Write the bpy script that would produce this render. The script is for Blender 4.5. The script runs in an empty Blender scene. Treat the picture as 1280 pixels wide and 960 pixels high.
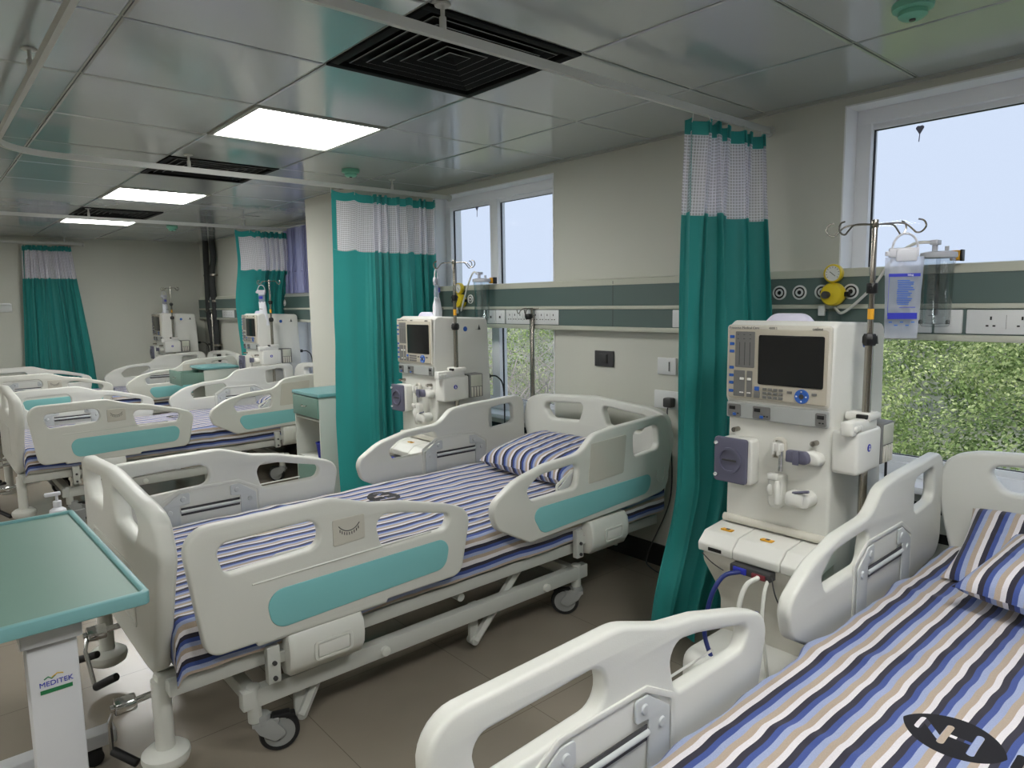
import bpy, bmesh, math, random
from mathutils import Vector, Matrix, noise
random.seed(7)
PI = math.pi
col = bpy.context.scene.collection
scn = bpy.context.scene

# ------------------------------------------------------------------ materials
def lin(c):
    return tuple(((x/255)/12.92 if x/255 <= 0.04045 else ((x/255+0.055)/1.055)**2.4) for x in c)

class Nodes:
    def __init__(s, mat):
        mat.use_nodes = True
        s.t = mat.node_tree; s.t.nodes.clear()
    def n(s, typ, **kw):
        nd = s.t.nodes.new(typ)
        for k, v in kw.items(): setattr(nd, k, v)
        return nd
    def link(s, a, b): s.t.links.new(a, b)
    def put(s, sock, v):
        if isinstance(v, bpy.types.NodeSocket): s.link(v, sock)
        else: sock.default_value = v
    def math(s, op, a, b=0.0, c=None):
        nd = s.n('ShaderNodeMath', operation=op)
        s.put(nd.inputs[0], a); s.put(nd.inputs[1], b)
        if c is not None: s.put(nd.inputs[2], c)
        return nd.outputs[0]

def mat(name, rgb, rough=0.5, metal=0.0, spec=0.5, var=0.0, vscale=6.0, bump=0.0, bscale=60.0, emit=0.0, coat=0.0, trans=0.0, sub=0.0):
    m = bpy.data.materials.new(name); N = Nodes(m)
    out = N.n('ShaderNodeOutputMaterial'); p = N.n('ShaderNodeBsdfPrincipled')
    N.link(p.outputs[0], out.inputs[0])
    c = (*lin(rgb), 1)
    p.inputs['Base Color'].default_value = c
    p.inputs['Roughness'].default_value = rough; p.inputs['Metallic'].default_value = metal
    p.inputs['Specular IOR Level'].default_value = spec
    p.inputs['Coat Weight'].default_value = coat
    p.inputs['Transmission Weight'].default_value = trans
    if emit:
        p.inputs['Emission Color'].default_value = c; p.inputs['Emission Strength'].default_value = emit
    if var or bump:
        tc = N.n('ShaderNodeTexCoord')
        if var:
            nz = N.n('ShaderNodeTexNoise'); nz.inputs['Scale'].default_value = vscale; nz.inputs['Detail'].default_value = 4
            N.link(tc.outputs['Object'], nz.inputs['Vector'])
            mx = N.n('ShaderNodeMix', data_type='RGBA')
            mx.inputs[6].default_value = tuple(x*(1-var) for x in c[:3])+(1,)
            mx.inputs[7].default_value = tuple(min(1, x*(1+var)) for x in c[:3])+(1,)
            N.link(nz.outputs[0], mx.inputs[0]); N.link(mx.outputs[2], p.inputs['Base Color'])
        if bump:
            nb = N.n('ShaderNodeTexNoise'); nb.inputs['Scale'].default_value = bscale; nb.inputs['Detail'].default_value = 3
            N.link(tc.outputs['Object'], nb.inputs['Vector'])
            bp = N.n('ShaderNodeBump'); bp.inputs['Strength'].default_value = bump; bp.inputs['Distance'].default_value = 0.01
            N.link(nb.outputs[0], bp.inputs['Height']); N.link(bp.outputs[0], p.inputs['Normal'])
    return m

M = {}
M['plastic'] = mat('cream_plastic', (217, 218, 211), 0.38, bump=0.03, bscale=300)
M['teal_inset'] = mat('teal_inset', (132, 198, 200), 0.45)
M['grey_plate'] = mat('grey_plate', (196, 200, 200), 0.45)
M['frame'] = mat('powder_coat_white', (196, 198, 192), 0.42, bump=0.04, bscale=250)
M['wheel_grey'] = mat('wheel_grey', (150, 152, 150), 0.5)
M['rubber'] = mat('black_rubber', (22, 22, 24), 0.6)
M['chrome'] = mat('chrome', (205, 205, 205), 0.16, metal=1.0)
M['steel'] = mat('steel', (165, 160, 152), 0.24, metal=1.0)
M['mattress'] = mat('mattress_blue', (70, 80, 120), 0.8)
M['wall'] = mat('wall_paint', (201, 202, 192), 0.75, var=0.03, vscale=1.5, bump=0.06, bscale=40)
M['reveal'] = mat('reveal_paint', (240, 241, 243), 0.6)
M['upvc'] = mat('window_frame_white', (238, 240, 244), 0.35)
M['gasket'] = mat('gasket_black', (18, 18, 20), 0.5)
M['black_trim'] = mat('black_trim', (20, 21, 22), 0.45)
M['track'] = mat('track_white', (200, 202, 198), 0.45)
M['panel_cream'] = mat('panel_cream', (190, 192, 178), 0.4)
M['panel_green'] = mat('panel_green', (88, 106, 102), 0.45)
M['socket_white'] = mat('socket_white', (220, 222, 222), 0.35)
M['black'] = mat('black', (14, 14, 15), 0.4)
M['dark_grey'] = mat('dark_grey', (60, 60, 62), 0.45)
M['body_white'] = mat('machine_white', (222, 222, 216), 0.4, bump=0.02, bscale=300)
M['body_trim'] = mat('machine_trim_beige', (202, 199, 188), 0.45)
M['panel_beige'] = mat('machine_panel_beige', (182, 176, 160), 0.45)
M['strip_grey'] = mat('machine_strip_grey', (165, 168, 166), 0.4)
M['key_grey'] = mat('key_grey', (112, 112, 110), 0.5)
M['screen'] = mat('screen_glass', (16, 17, 20), 0.22, spec=0.5)
M['blue'] = mat('button_blue', (45, 95, 180), 0.4)
M['blue_text'] = mat('print_blue', (40, 50, 170), 0.5)
M['pump_grey'] = mat('pump_slate', (98, 98, 118), 0.4)
M['yellow'] = mat('yellow_plastic', (226, 200, 40), 0.4)
M['orange'] = mat('orange_label', (225, 165, 40), 0.5)
M['red'] = mat('red_plastic', (116, 42, 50), 0.5)
M['table_teal'] = mat('table_teal', (116, 148, 136), 0.45, var=0.02)
M['table_edge'] = mat('table_edge_teal', (122, 172, 174), 0.4)
M['powder_white'] = mat('powder_white', (205, 207, 210), 0.4)
M['cabinet_side'] = mat('cabinet_white', (205, 208, 200), 0.5)
M['detector_green'] = mat('detector_green', (120, 190, 165), 0.4)
M['grille_black'] = mat('grille_black', (9, 10, 10), 0.7, spec=0.2)
M['grille_line'] = mat('grille_edge', (120, 124, 122), 0.5)
M['bag_cap'] = mat('bag_cap', (200, 202, 210), 0.4)
M['bag_cloth'] = mat('bag_white', (225, 228, 235), 0.5)
M['pipe_black'] = mat('pipe_insulation', (52, 54, 54), 0.7)
M['hose_white'] = mat('hose_white', (225, 225, 218), 0.4)
M['hose_blue'] = mat('hose_blue', (35, 50, 120), 0.4)
M['logo_green'] = mat('logo_green', (40, 120, 75), 0.5)
M['logo_gold'] = mat('logo_gold', (200, 165, 60), 0.5)
M['dome'] = mat('lamp_dome', (214, 212, 232), 0.3)
M['bin_blue'] = mat('bin_blue', (40, 50, 150), 0.4)
M['light_trim'] = mat('light_trim', (170, 172, 165), 0.5)
M['bark'] = mat('bark_grey', (150, 145, 140), 0.9)
M['trunk'] = mat('shrub_stem', (84, 74, 62), 0.9)
M['ground'] = mat('outdoor_ground', (132, 136, 122), 0.95, var=0.25, vscale=0.8)
M['haze_hill'] = mat('far_hill', (190, 200, 205), 1.0)
M['sticker'] = mat('grey_stain', (128, 128, 150), 0.6)
M['exterior'] = mat('exterior_render', (190, 188, 180), 0.8)

# ceiling: semi gloss aluminium tile with faint brushed smears
def ceiling_mat():
    m = bpy.data.materials.new('ceiling_metal'); N = Nodes(m)
    out = N.n('ShaderNodeOutputMaterial'); p = N.n('ShaderNodeBsdfPrincipled'); N.link(p.outputs[0], out.inputs[0])
    tc = N.n('ShaderNodeTexCoord'); mp = N.n('ShaderNodeMapping'); mp.inputs['Scale'].default_value = (3.0, 3.0, 3.0)
    N.link(tc.outputs['Object'], mp.inputs[0])
    nz = N.n('ShaderNodeTexNoise'); nz.inputs['Scale'].default_value = 1.2; nz.inputs['Detail'].default_value = 5
    N.link(mp.outputs[0], nz.inputs['Vector'])
    mr = N.n('ShaderNodeMapRange'); mr.inputs[3].default_value = 0.08; mr.inputs[4].default_value = 0.20
    N.link(nz.outputs[0], mr.inputs[0]); N.link(mr.outputs[0], p.inputs['Roughness'])
    p.inputs['Base Color'].default_value = (*lin((196, 201, 202)), 1)
    p.inputs['Metallic'].default_value = 0.35
    p.inputs['Specular IOR Level'].default_value = 0.6
    return m
M['ceiling'] = ceiling_mat()

def floor_mat():
    m = bpy.data.materials.new('floor_vinyl_tile'); N = Nodes(m)
    out = N.n('ShaderNodeOutputMaterial'); p = N.n('ShaderNodeBsdfPrincipled'); N.link(p.outputs[0], out.inputs[0])
    tc = N.n('ShaderNodeTexCoord'); sp = N.n('ShaderNodeSeparateXYZ'); N.link(tc.outputs['Object'], sp.inputs[0])
    def line(o, off):
        f = N.math('FRACT', N.math('DIVIDE', N.math('ADD', o, 60+off), 0.6))
        d = N.math('ABSOLUTE', N.math('SUBTRACT', f, 0.5))
        return N.math('GREATER_THAN', d, 0.4980)
    l = N.math('MAXIMUM', line(sp.outputs[0], 0.29), line(sp.outputs[1], 0.16))
    nz = N.n('ShaderNodeTexNoise'); nz.inputs['Scale'].default_value = 3; nz.inputs['Detail'].default_value = 6
    N.link(tc.outputs['Object'], nz.inputs['Vector'])
    mx = N.n('ShaderNodeMix', data_type='RGBA'); mx.inputs[6].default_value = (*lin((140, 131, 118)), 1); mx.inputs[7].default_value = (*lin((154, 145, 132)), 1)
    N.link(nz.outputs[0], mx.inputs[0])
    m2 = N.n('ShaderNodeMix', data_type='RGBA'); N.link(l, m2.inputs[0]); N.link(mx.outputs[2], m2.inputs[6]); m2.inputs[7].default_value = (*lin((112, 103, 91)), 1)
    N.link(m2.outputs[2], p.inputs['Base Color'])
    p.inputs['Roughness'].default_value = 0.22; p.inputs['Specular IOR Level'].default_value = 0.45
    return m
M['floor'] = floor_mat()

def glass_mat(name, rgb=(235, 240, 245), rough=0.02, f=1.0):
    m = bpy.data.materials.new(name); N = Nodes(m)
    out = N.n('ShaderNodeOutputMaterial'); tr = N.n('ShaderNodeBsdfTransparent'); gl = N.n('ShaderNodeBsdfGlossy')
    lw = N.n('ShaderNodeLayerWeight'); lw.inputs[0].default_value = 0.5
    fr = N.n('ShaderNodeMath', operation='MULTIPLY_ADD'); N.link(N.math('POWER', lw.outputs[1], 5.0), fr.inputs[0]); fr.inputs[1].default_value = 0.9; fr.inputs[2].default_value = 0.05
    tr.inputs[0].default_value = (*lin(rgb), 1); gl.inputs['Roughness'].default_value = rough
    mx = N.n('ShaderNodeMixShader'); N.link(N.math('MULTIPLY', fr.outputs[0], f), mx.inputs[0]); N.link(tr.outputs[0], mx.inputs[1]); N.link(gl.outputs[0], mx.inputs[2])
    N.link(mx.outputs[0], out.inputs[0]); return m
M['glass'] = glass_mat('window_glass', (252, 253, 253), 0.02, 0.12)
M['clear'] = glass_mat('clear_plastic', (247, 249, 250), 0.06, 1.6)

def bag_film_mat():
    m = bpy.data.materials.new('bag_film'); N = Nodes(m)
    out = N.n('ShaderNodeOutputMaterial'); tr = N.n('ShaderNodeBsdfTransparent'); p = N.n('ShaderNodeBsdfPrincipled')
    p.inputs['Base Color'].default_value = (*lin((215, 220, 238)), 1); p.inputs['Roughness'].default_value = 0.15
    tl = N.n('ShaderNodeBsdfTranslucent'); tl.inputs[0].default_value = (*lin((225, 230, 245)), 1)
    a = N.n('ShaderNodeMixShader'); a.inputs[0].default_value = 0.5; N.link(p.outputs[0], a.inputs[1]); N.link(tl.outputs[0], a.inputs[2])
    mx = N.n('ShaderNodeMixShader'); mx.inputs[0].default_value = 0.36; N.link(tr.outputs[0], mx.inputs[1]); N.link(a.outputs[0], mx.inputs[2])
    N.link(mx.outputs[0], out.inputs[0]); return m
M['bag_film'] = bag_film_mat()

def cloth_mat(name, rgb, trans=0.25, bscale=900):
    m = bpy.data.materials.new(name); N = Nodes(m)
    out = N.n('ShaderNodeOutputMaterial'); p = N.n('ShaderNodeBsdfPrincipled'); tl = N.n('ShaderNodeBsdfTranslucent')
    c = (*lin(rgb), 1); tl.inputs[0].default_value = c
    p.inputs['Base Color'].default_value = c; p.inputs['Roughness'].default_value = 0.55; p.inputs['Sheen Weight'].default_value = 0.2
    tc = N.n('ShaderNodeTexCoord'); nz = N.n('ShaderNodeTexNoise'); nz.inputs['Scale'].default_value = 9; nz.inputs['Detail'].default_value = 6
    N.link(tc.outputs['Object'], nz.inputs['Vector']); bp = N.n('ShaderNodeBump'); bp.inputs['Strength'].default_value = 0.25; bp.inputs['Distance'].default_value = 0.02
    N.link(nz.outputs[0], bp.inputs['Height']); N.link(bp.outputs[0], p.inputs['Normal'])
    mx = N.n('ShaderNodeMixShader'); mx.inputs[0].default_value = trans; N.link(p.outputs[0], mx.inputs[1]); N.link(tl.outputs[0], mx.inputs[2])
    N.link(mx.outputs[0], out.inputs[0]); return m
M['curtain'] = cloth_mat('curtain_teal', (50, 160, 156), 0.4)
M['lilac'] = cloth_mat('curtain_lilac', (176, 178, 214), 0.5)

def net_mat():
    m = bpy.data.materials.new('curtain_net'); N = Nodes(m)
    out = N.n('ShaderNodeOutputMaterial'); tr = N.n('ShaderNodeBsdfTransparent'); p = N.n('ShaderNodeBsdfPrincipled'); tl = N.n('ShaderNodeBsdfTranslucent')
    p.inputs['Base Color'].default_value = (*lin((244, 243, 250)), 1); p.inputs['Roughness'].default_value = 0.7
    tl.inputs[0].default_value = (*lin((225, 225, 238)), 1)
    uv = N.n('ShaderNodeUVMap'); sp = N.n('ShaderNodeSeparateXYZ'); N.link(uv.outputs[0], sp.inputs[0])
    def line(o):
        f = N.math('FRACT', N.math('DIVIDE', N.math('ADD', o, 10.0), 0.012))
        return N.math('GREATER_THAN', N.math('ABSOLUTE', N.math('SUBTRACT', f, 0.5)), 0.37)
    l = N.math('MAXIMUM', line(sp.outputs[0]), line(sp.outputs[1]))
    a = N.n('ShaderNodeMixShader'); a.inputs[0].default_value = 0.4; N.link(p.outputs[0], a.inputs[1]); N.link(tl.outputs[0], a.inputs[2])
    fac = N.math('ADD', N.math('MULTIPLY', l, 0.45), 0.5)
    mx = N.n('ShaderNodeMixShader'); N.link(fac, mx.inputs[0]); N.link(tr.outputs[0], mx.inputs[1]); N.link(a.outputs[0], mx.inputs[2])
    N.link(mx.outputs[0], out.inputs[0]); return m
M['net'] = net_mat()

def stripe_mat(name, axis='v', logo=None, rough=0.85):
    """woven stripes across one UV axis; logo=(x, v) prints the hospital mark"""
    m = bpy.data.materials.new(name); N = Nodes(m)
    out = N.n('ShaderNodeOutputMaterial'); p = N.n('ShaderNodeBsdfPrincipled'); N.link(p.outputs[0], out.inputs[0])
    p.inputs['Roughness'].default_value = rough; p.inputs['Specular IOR Level'].default_value = 0.2; p.inputs['Sheen Weight'].default_value = 0.15
    uv = N.n('ShaderNodeUVMap'); sp = N.n('ShaderNodeSeparateXYZ'); N.link(uv.outputs[0], sp.inputs[0])
    a = sp.outputs[1] if axis == 'v' else sp.outputs[0]
    per = 0.066
    f = N.math('FRACT', N.math('DIVIDE', N.math('ADD', a, 6.6), per))
    cr = N.n('ShaderNodeValToRGB'); cr.color_ramp.interpolation = 'CONSTANT'
    # increasing v: white, tan, light blue, blue, charcoal
    cols = [(0.0, (222, 218, 222)), (0.19, (178, 162, 146)), (0.40, (156, 168, 202)), (0.60, (68, 86, 148)), (0.79, (54, 52, 64))]
    el = cr.color_ramp.elements
    el[0].position = 0.0; el[0].color = (*lin(cols[0][1]), 1)
    el[1].position = cols[1][0]; el[1].color = (*lin(cols[1][1]), 1)
    for pos, c in cols[2:]:
        e = el.new(pos); e.color = (*lin(c), 1)
    N.link(f, cr.inputs[0])
    tc = N.n('ShaderNodeTexCoord')
    nz = N.n('ShaderNodeTexNoise'); nz.inputs['Scale'].default_value = 420; nz.inputs['Detail'].default_value = 1
    N.link(tc.outputs['Object'], nz.inputs['Vector'])
    mx = N.n('ShaderNodeMix', data_type='RGBA', blend_type='MULTIPLY'); mx.inputs[0].default_value = 0.35
    N.link(cr.outputs[0], mx.inputs[6])
    gr = N.n('ShaderNodeMapRange'); gr.inputs[3].default_value = 0.55; gr.inputs[4].default_value = 1.35; N.link(nz.outputs[0], gr.inputs[0])
    N.link(gr.outputs[0], mx.inputs[7])
    colr = mx.outputs[2]
    if logo:
        # local frame: s along -v (reading direction), t along +x (letters' up)
        s = N.math('SUBTRACT', logo[1], sp.outputs[1]); t = N.math('SUBTRACT', sp.outputs[0], logo[0])
        def disc(cx, cy, r):
            dx = N.math('SUBTRACT', s, cx); dy = N.math('SUBTRACT', t, cy)
            return N.math('LESS_THAN', N.math('ADD', N.math('MULTIPLY', dx, dx), N.math('MULTIPLY', dy, dy)), r*r)
        lens = N.math('MULTIPLY', disc(0.006, 0.024, 0.096), disc(0.006, -0.024, 0.096))
        def bar(x0, y0, x1, y1, w):
            L = math.hypot(x1-x0, y1-y0); ux, uy = (x1-x0)/L, (y1-y0)/L
            dx = N.math('SUBTRACT', s, x0); dy = N.math('SUBTRACT', t, y0)
            al = N.math('ADD', N.math('MULTIPLY', dx, ux), N.math('MULTIPLY', dy, uy))
            al = N.math('MINIMUM', N.math('MAXIMUM', al, 0.0), L)
            ex = N.math('SUBTRACT', dx, N.math('MULTIPLY', al, ux)); ey = N.math('SUBTRACT', dy, N.math('MULTIPLY', al, uy))
            return N.math('LESS_THAN', N.math('ADD', N.math('MULTIPLY', ex, ex), N.math('MULTIPLY', ey, ey)), w*w)
        def union(l):
            r = l[0]
            for q in l[1:]: r = N.math('MAXIMUM', r, q)
            return r
        cut = union([bar(-0.055, -0.012, -0.055, 0.022, 0.0065), bar(-0.055, 0.024, -0.012, -0.024, 0.006),
                     bar(-0.007, -0.034, -0.007, 0.030, 0.0068), bar(0.0, 0.0, 0.044, 0.0, 0.0048), bar(0.046, -0.034, 0.046, 0.032, 0.0072)])
        mark = N.math('MULTIPLY', lens, N.math('SUBTRACT', 1.0, cut))
        # word mark starting after the lens: large N and a small line under it
        o = 0.115
        word = union([bar(o, -0.018, o, 0.026, 0.0075), bar(o, 0.026, o+0.05, -0.018, 0.0075), bar(o+0.05, -0.018, o+0.05, 0.026, 0.0075),
                      bar(o+0.075, -0.018, o+0.075, 0.026, 0.0075), bar(o+0.075, 0.004, o+0.115, 0.004, 0.006), bar(o+0.115, -0.018, o+0.115, 0.026, 0.0075)]
                     + [bar(o-0.005+q*0.016, -0.052, o+0.002+q*0.016, -0.038, 0.0022) for q in range(8)]
                     + [bar(o-0.005+q*0.016, -0.038, o+0.004+q*0.016, -0.050, 0.0018) for q in range(8)])
        fac = N.math('MAXIMUM', mark, word)
        m2 = N.n('ShaderNodeMix', data_type='RGBA'); N.link(fac, m2.inputs[0]); N.link(colr, m2.inputs[6]); m2.inputs[7].default_value = (*lin((20, 19, 26)), 1)
        colr = m2.outputs[2]
    N.link(colr, p.inputs['Base Color'])
    return m

# ------------------------------------------------------------------ mesh builder
def fillet(pts, seg=5):
    out = []; n = len(pts)
    for i in range(n):
        x, y = pts[i][0], pts[i][1]; r = pts[i][2] if len(pts[i]) > 2 else 0
        if r <= 1e-6: out.append((x, y)); continue
        p = Vector((x, y)); a = Vector(pts[i-1][:2])-p; b = Vector(pts[(i+1) % n][:2])-p
        la, lb = a.length, b.length; a.normalize(); b.normalize()
        ang = math.acos(max(-1, min(1, a.dot(b))))
        if ang > PI-0.02: out.append((x, y)); continue
        t = r/math.tan(ang/2); t = min(t, la*0.48, lb*0.48); r2 = t*math.tan(ang/2)
        c = p + (a+b).normalized()*(r2/math.sin(ang/2))
        p0 = p+a*t; p1 = p+b*t
        a0 = math.atan2(p0.y-c.y, p0.x-c.x); a1 = math.atan2(p1.y-c.y, p1.x-c.x)
        d = a1-a0
        while d > PI: d -= 2*PI
        while d < -PI: d += 2*PI
        for k in range(seg+1):
            q = a0+d*k/seg; out.append((c.x+r2*math.cos(q), c.y+r2*math.sin(q)))
    return out

def rrect(x0, y0, x1, y1, r): return [(x0, y0, r), (x1, y0, r), (x1, y1, r), (x0, y1, r)]

class G:
    def __init__(s, T=None): s.v = []; s.f = []; s.m = []; s.T = T; s.mi = 0
    def add(s, vs, fs, mi=None, T=None):
        b = len(s.v)
        for p in vs:
            p = Vector(p)
            if T is not None: p = T(p) if callable(T) else T @ p
            s.v.append(p)
        for f in fs: s.f.append([b+i for i in f]); s.m.append(s.mi if mi is None else mi)
        return s
    def box(s, x0, y0, z0, x1, y1, z1, b=0.0, mi=None, T=None, seg=2):
        bm = bmesh.new(); bmesh.ops.create_cube(bm, size=1)
        for v in bm.verts: v.co = Vector(((x0+x1)/2+v.co.x*(x1-x0), (y0+y1)/2+v.co.y*(y1-y0), (z0+z1)/2+v.co.z*(z1-z0)))
        if b > 0:
            b = min(b, 0.49*min(abs(x1-x0), abs(y1-y0), abs(z1-z0)))
            bmesh.ops.bevel(bm, geom=bm.edges[:], offset=b, segments=seg, affect='EDGES', profile=0.5)
        bm.verts.index_update()
        s.add([v.co.copy() for v in bm.verts], [[v.index for v in f.verts] for f in bm.faces], mi, T); bm.free(); return s
    def cyl(s, p0, p1, r, r2=None, n=16, mi=None, b=0.0, T=None):
        r2 = r if r2 is None else r2
        p0, p1 = Vector(p0), Vector(p1); d = p1-p0; L = d.length; q = d.to_track_quat('Z', 'Y')
        if b > 0: prof = [(0, 0), (r-b, 0), (r-b*0.3, b*0.3), (r, b), (r2, L-b), (r2-b*0.3, L-b*0.3), (r2-b, L), (0, L)]
        else: prof = [(0, 0), (r, 0), (r2, L), (0, L)]
        return s.lathe(prof, lambda v: (q @ v)+p0 if T is None else (T(q @ v+p0) if callable(T) else T @ (q @ v+p0)), n, mi)
    def lathe(s, prof, T=None, n=24, mi=None, arc=2*PI):
        vs = []; fs = []; full = abs(arc-2*PI) < 1e-6; cnt = n if full else n+1; rings = []
        for r, z in prof:
            if r < 1e-7: rings.append([len(vs)]); vs.append((0, 0, z))
            else:
                rings.append(list(range(len(vs), len(vs)+cnt)))
                for k in range(cnt): a = arc*k/n; vs.append((r*math.cos(a), r*math.sin(a), z))
        for A, B in zip(rings[:-1], rings[1:]):
            if len(A) == 1 and len(B) == 1: continue
            for k in range(n):
                k2 = (k+1) % cnt
                if len(A) == 1: fs.append([A[0], B[k2], B[k]])
                elif len(B) == 1: fs.append([A[k], A[k2], B[0]])
                else: fs.append([A[k], A[k2], B[k2], B[k]])
        return s.add(vs, fs, mi, T)
    def tube(s, path, r, n=8, mi=None, closed=False, T=None, cap=True):
        P = [Vector(p) for p in path]; N_ = len(P); vs = []; fs = []
        t0 = (P[1]-P[0]).normalized(); up = Vector((0, 0, 1)) if abs(t0.z) < 0.9 else Vector((1, 0, 0))
        nrm = t0.cross(up).normalized()
        for i in range(N_):
            if closed: t = P[(i+1) % N_]-P[i-1]
            else: t = P[min(i+1, N_-1)]-P[max(i-1, 0)]
            t.normalize(); nrm = (nrm-t*nrm.dot(t)).normalized(); bn = t.cross(nrm)
            rr = r[i] if isinstance(r, (list, tuple)) else r
            for k in range(n):
                a = 2*PI*k/n; vs.append(P[i]+nrm*math.cos(a)*rr+bn*math.sin(a)*rr)
        for i in range(N_ if closed else N_-1):
            j = (i+1) % N_
            for k in range(n): k2 = (k+1) % n; fs.append([i*n+k, i*n+k2, j*n+k2, j*n+k])
        if cap and not closed: fs.append(list(range(n))[::-1]); fs.append([(N_-1)*n+k for k in range(n)])
        return s.add(vs, fs, mi, T)
    def prism(s, poly, T, t0, t1, mi=None):
        """poly in (u,v); T maps Vector(u,v,t) to 3D"""
        n = len(poly); vs = [(x, y, t0) for x, y in poly]+[(x, y, t1) for x, y in poly]
        fs = [list(range(n))[::-1], [n+i for i in range(n)]]+[[i, (i+1) % n, n+(i+1) % n, n+i] for i in range(n)]
        return s.add(vs, fs, mi, T)
    def plate(s, outline, holes, t, bevel, T, mi=None, res=2, cuts=()):
        """rounded plate with holes lying in (u,v), thickness t centred on w=0"""
        cu = bpy.data.curves.new('tmp', 'CURVE'); cu.dimensions = '2D'; cu.fill_mode = 'BOTH'
        cu.extrude = max(0.0005, t/2-bevel); cu.bevel_depth = bevel; cu.bevel_resolution = res; cu.offset = -bevel
        for poly in [outline]+list(holes):
            sp = cu.splines.new('POLY'); sp.points.add(len(poly)-1); sp.use_cyclic_u = True
            for i, q in enumerate(poly): sp.points[i].co = (q[0], q[1], 0, 1)
        ob = bpy.data.objects.new('tmp', cu); col.objects.link(ob)
        dg = bpy.context.evaluated_depsgraph_get(); me = bpy.data.meshes.new_from_object(ob.evaluated_get(dg))
        bm = bmesh.new(); bm.from_mesh(me); bmesh.ops.remove_doubles(bm, verts=bm.verts[:], dist=2e-5)
        for c in cuts: bmesh.ops.bisect_plane(bm, geom=bm.verts[:]+bm.edges[:]+bm.faces[:], plane_co=(c, 0, 0), plane_no=(1, 0, 0))
        bm.verts.index_update()
        s.add([v.co.copy() for v in bm.verts], [[v.index for v in f.verts] for f in bm.faces], mi, T); bm.free()
        bpy.data.objects.remove(ob); bpy.data.curves.remove(cu); bpy.data.meshes.remove(me); return s
    def ball(s, c, rx, ry=None, rz=None, n=16, mi=None, T=None):
        ry = rx if ry is None else ry; rz = rx if rz is None else rz; h = n//2
        prof = [(math.sin(PI*k/h), -math.cos(PI*k/h)) for k in range(h+1)]; prof[0] = (0, -1); prof[-1] = (0, 1)
        return s.lathe(prof, lambda v: (lambda w: w if T is None else (T(w) if callable(T) else T @ w))(Vector((c[0]+v.x*rx, c[1]+v.y*ry, c[2]+v.z*rz))), n, mi)
    def text(s, body, size, T, mi=None, depth=0.0006, align='CENTER'):
        cu = bpy.data.curves.new('tmp', 'FONT'); cu.body = body; cu.size = size; cu.extrude = depth; cu.align_x = align; cu.align_y = 'CENTER'; cu.resolution_u = 3
        ob = bpy.data.objects.new('tmp', cu); col.objects.link(ob)
        dg = bpy.context.evaluated_depsgraph_get(); me = bpy.data.meshes.new_from_object(ob.evaluated_get(dg))
        s.add([v.co.copy() for v in me.vertices], [list(p.vertices) for p in me.polygons], mi, T)
        bpy.data.objects.remove(ob); bpy.data.curves.remove(cu); bpy.data.meshes.remove(me); return s
    def obj(s, name, mats, parent=None, smooth=40, recalc=True, uv=None, loc=None):
        me = bpy.data.meshes.new(name)
        vs = [s.T @ v if isinstance(s.T, Matrix) else (s.T(v) if s.T else v) for v in s.v]
        me.from_pydata([tuple(v) for v in vs], [], s.f)
        if not isinstance(mats, (list, tuple)): mats = [mats]
        for m in mats: me.materials.append(M[m] if isinstance(m, str) else m)
        for i, p in enumerate(me.polygons): p.material_index = s.m[i]
        if uv:
            l = me.uv_layers.new(name='UVMap')
            for lp in me.loops: l.data[lp.index].uv = uv[lp.vertex_index]
        me.validate(); me.update()
        if recalc:
            bm = bmesh.new(); bm.from_mesh(me); bmesh.ops.recalc_face_normals(bm, faces=bm.faces[:]); bm.to_mesh(me); bm.free()
        if smooth:
            for p in me.polygons: p.use_smooth = True
            me.set_sharp_from_angle(angle=math.radians(smooth))
        o = bpy.data.objects.new(name, me); col.objects.link(o)
        if parent: o.parent = parent
        if loc: o.location = loc
        return o

def tag(o, label, cat, group=None):
    o['label'] = label; o['category'] = cat
    if group: o['group'] = group
    return o
def struct(o): o['kind'] = 'structure'; return o
def empty(name, loc=(0, 0, 0), rz=0.0):
    o = bpy.data.objects.new(name, None); o.empty_display_size = 0.1; col.objects.link(o); o.location = loc; o.rotation_euler = (0, 0, rz); return o
def copy_tree(o, parent=None):
    c = o.copy(); col.objects.link(c)
    if parent: c.parent = parent
    for ch in list(o.children): copy_tree(ch, c)
    return c

# ------------------------------------------------------------------ room shell
WX = 2.868; FARY = 9.25; CH = 2.178; LX = -4.3; BY = -3.6; WT = 0.24
g = G(); g.box(LX-0.2, BY-0.2, -0.15, WX+WT, FARY+0.2, 0); struct(g.obj('floor', 'floor', smooth=0))
# window openings on the right wall: (y0, y1, z0, z1)
WIN = [(-0.95, 1.253, 0.66, 2.137), (2.893, 4.10, 0.66, 2.12), (5.55, 6.45, 0.66, 2.14)]
g = G(); ys = [BY]
y = BY
for (a, b, z0, z1) in WIN:
    g.box(WX, y, -0.05, WX+WT, a, 2.6); g.box(WX, a, -0.05, WX+WT, b, z0-0.02); g.box(WX, a, z1, WX+WT, b, 2.6); y = b
g.box(WX, y, -0.05, WX+WT, FARY, 2.6)
struct(g.obj('wall_right', 'wall', smooth=0))
g = G(); g.box(LX-0.2, FARY, -0.05, WX+WT, FARY+0.2, 2.6); struct(g.obj('wall_far', 'wall', smooth=0))
g = G(); g.box(LX-0.2, BY-0.2, -0.05, WX+WT, BY, 2.6); struct(g.obj('wall_back', 'wall', smooth=0))
g = G(); g.box(LX-0.2, BY, -0.05, LX, FARY, 2.6); struct(g.obj('wall_left', 'wall', smooth=0))
g = G(); g.box(2.35, 4.30, 0, WX+0.01, 5.05, CH+0.02, 0.004); struct(g.obj('wall_pillar', 'wall', smooth=0))
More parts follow.
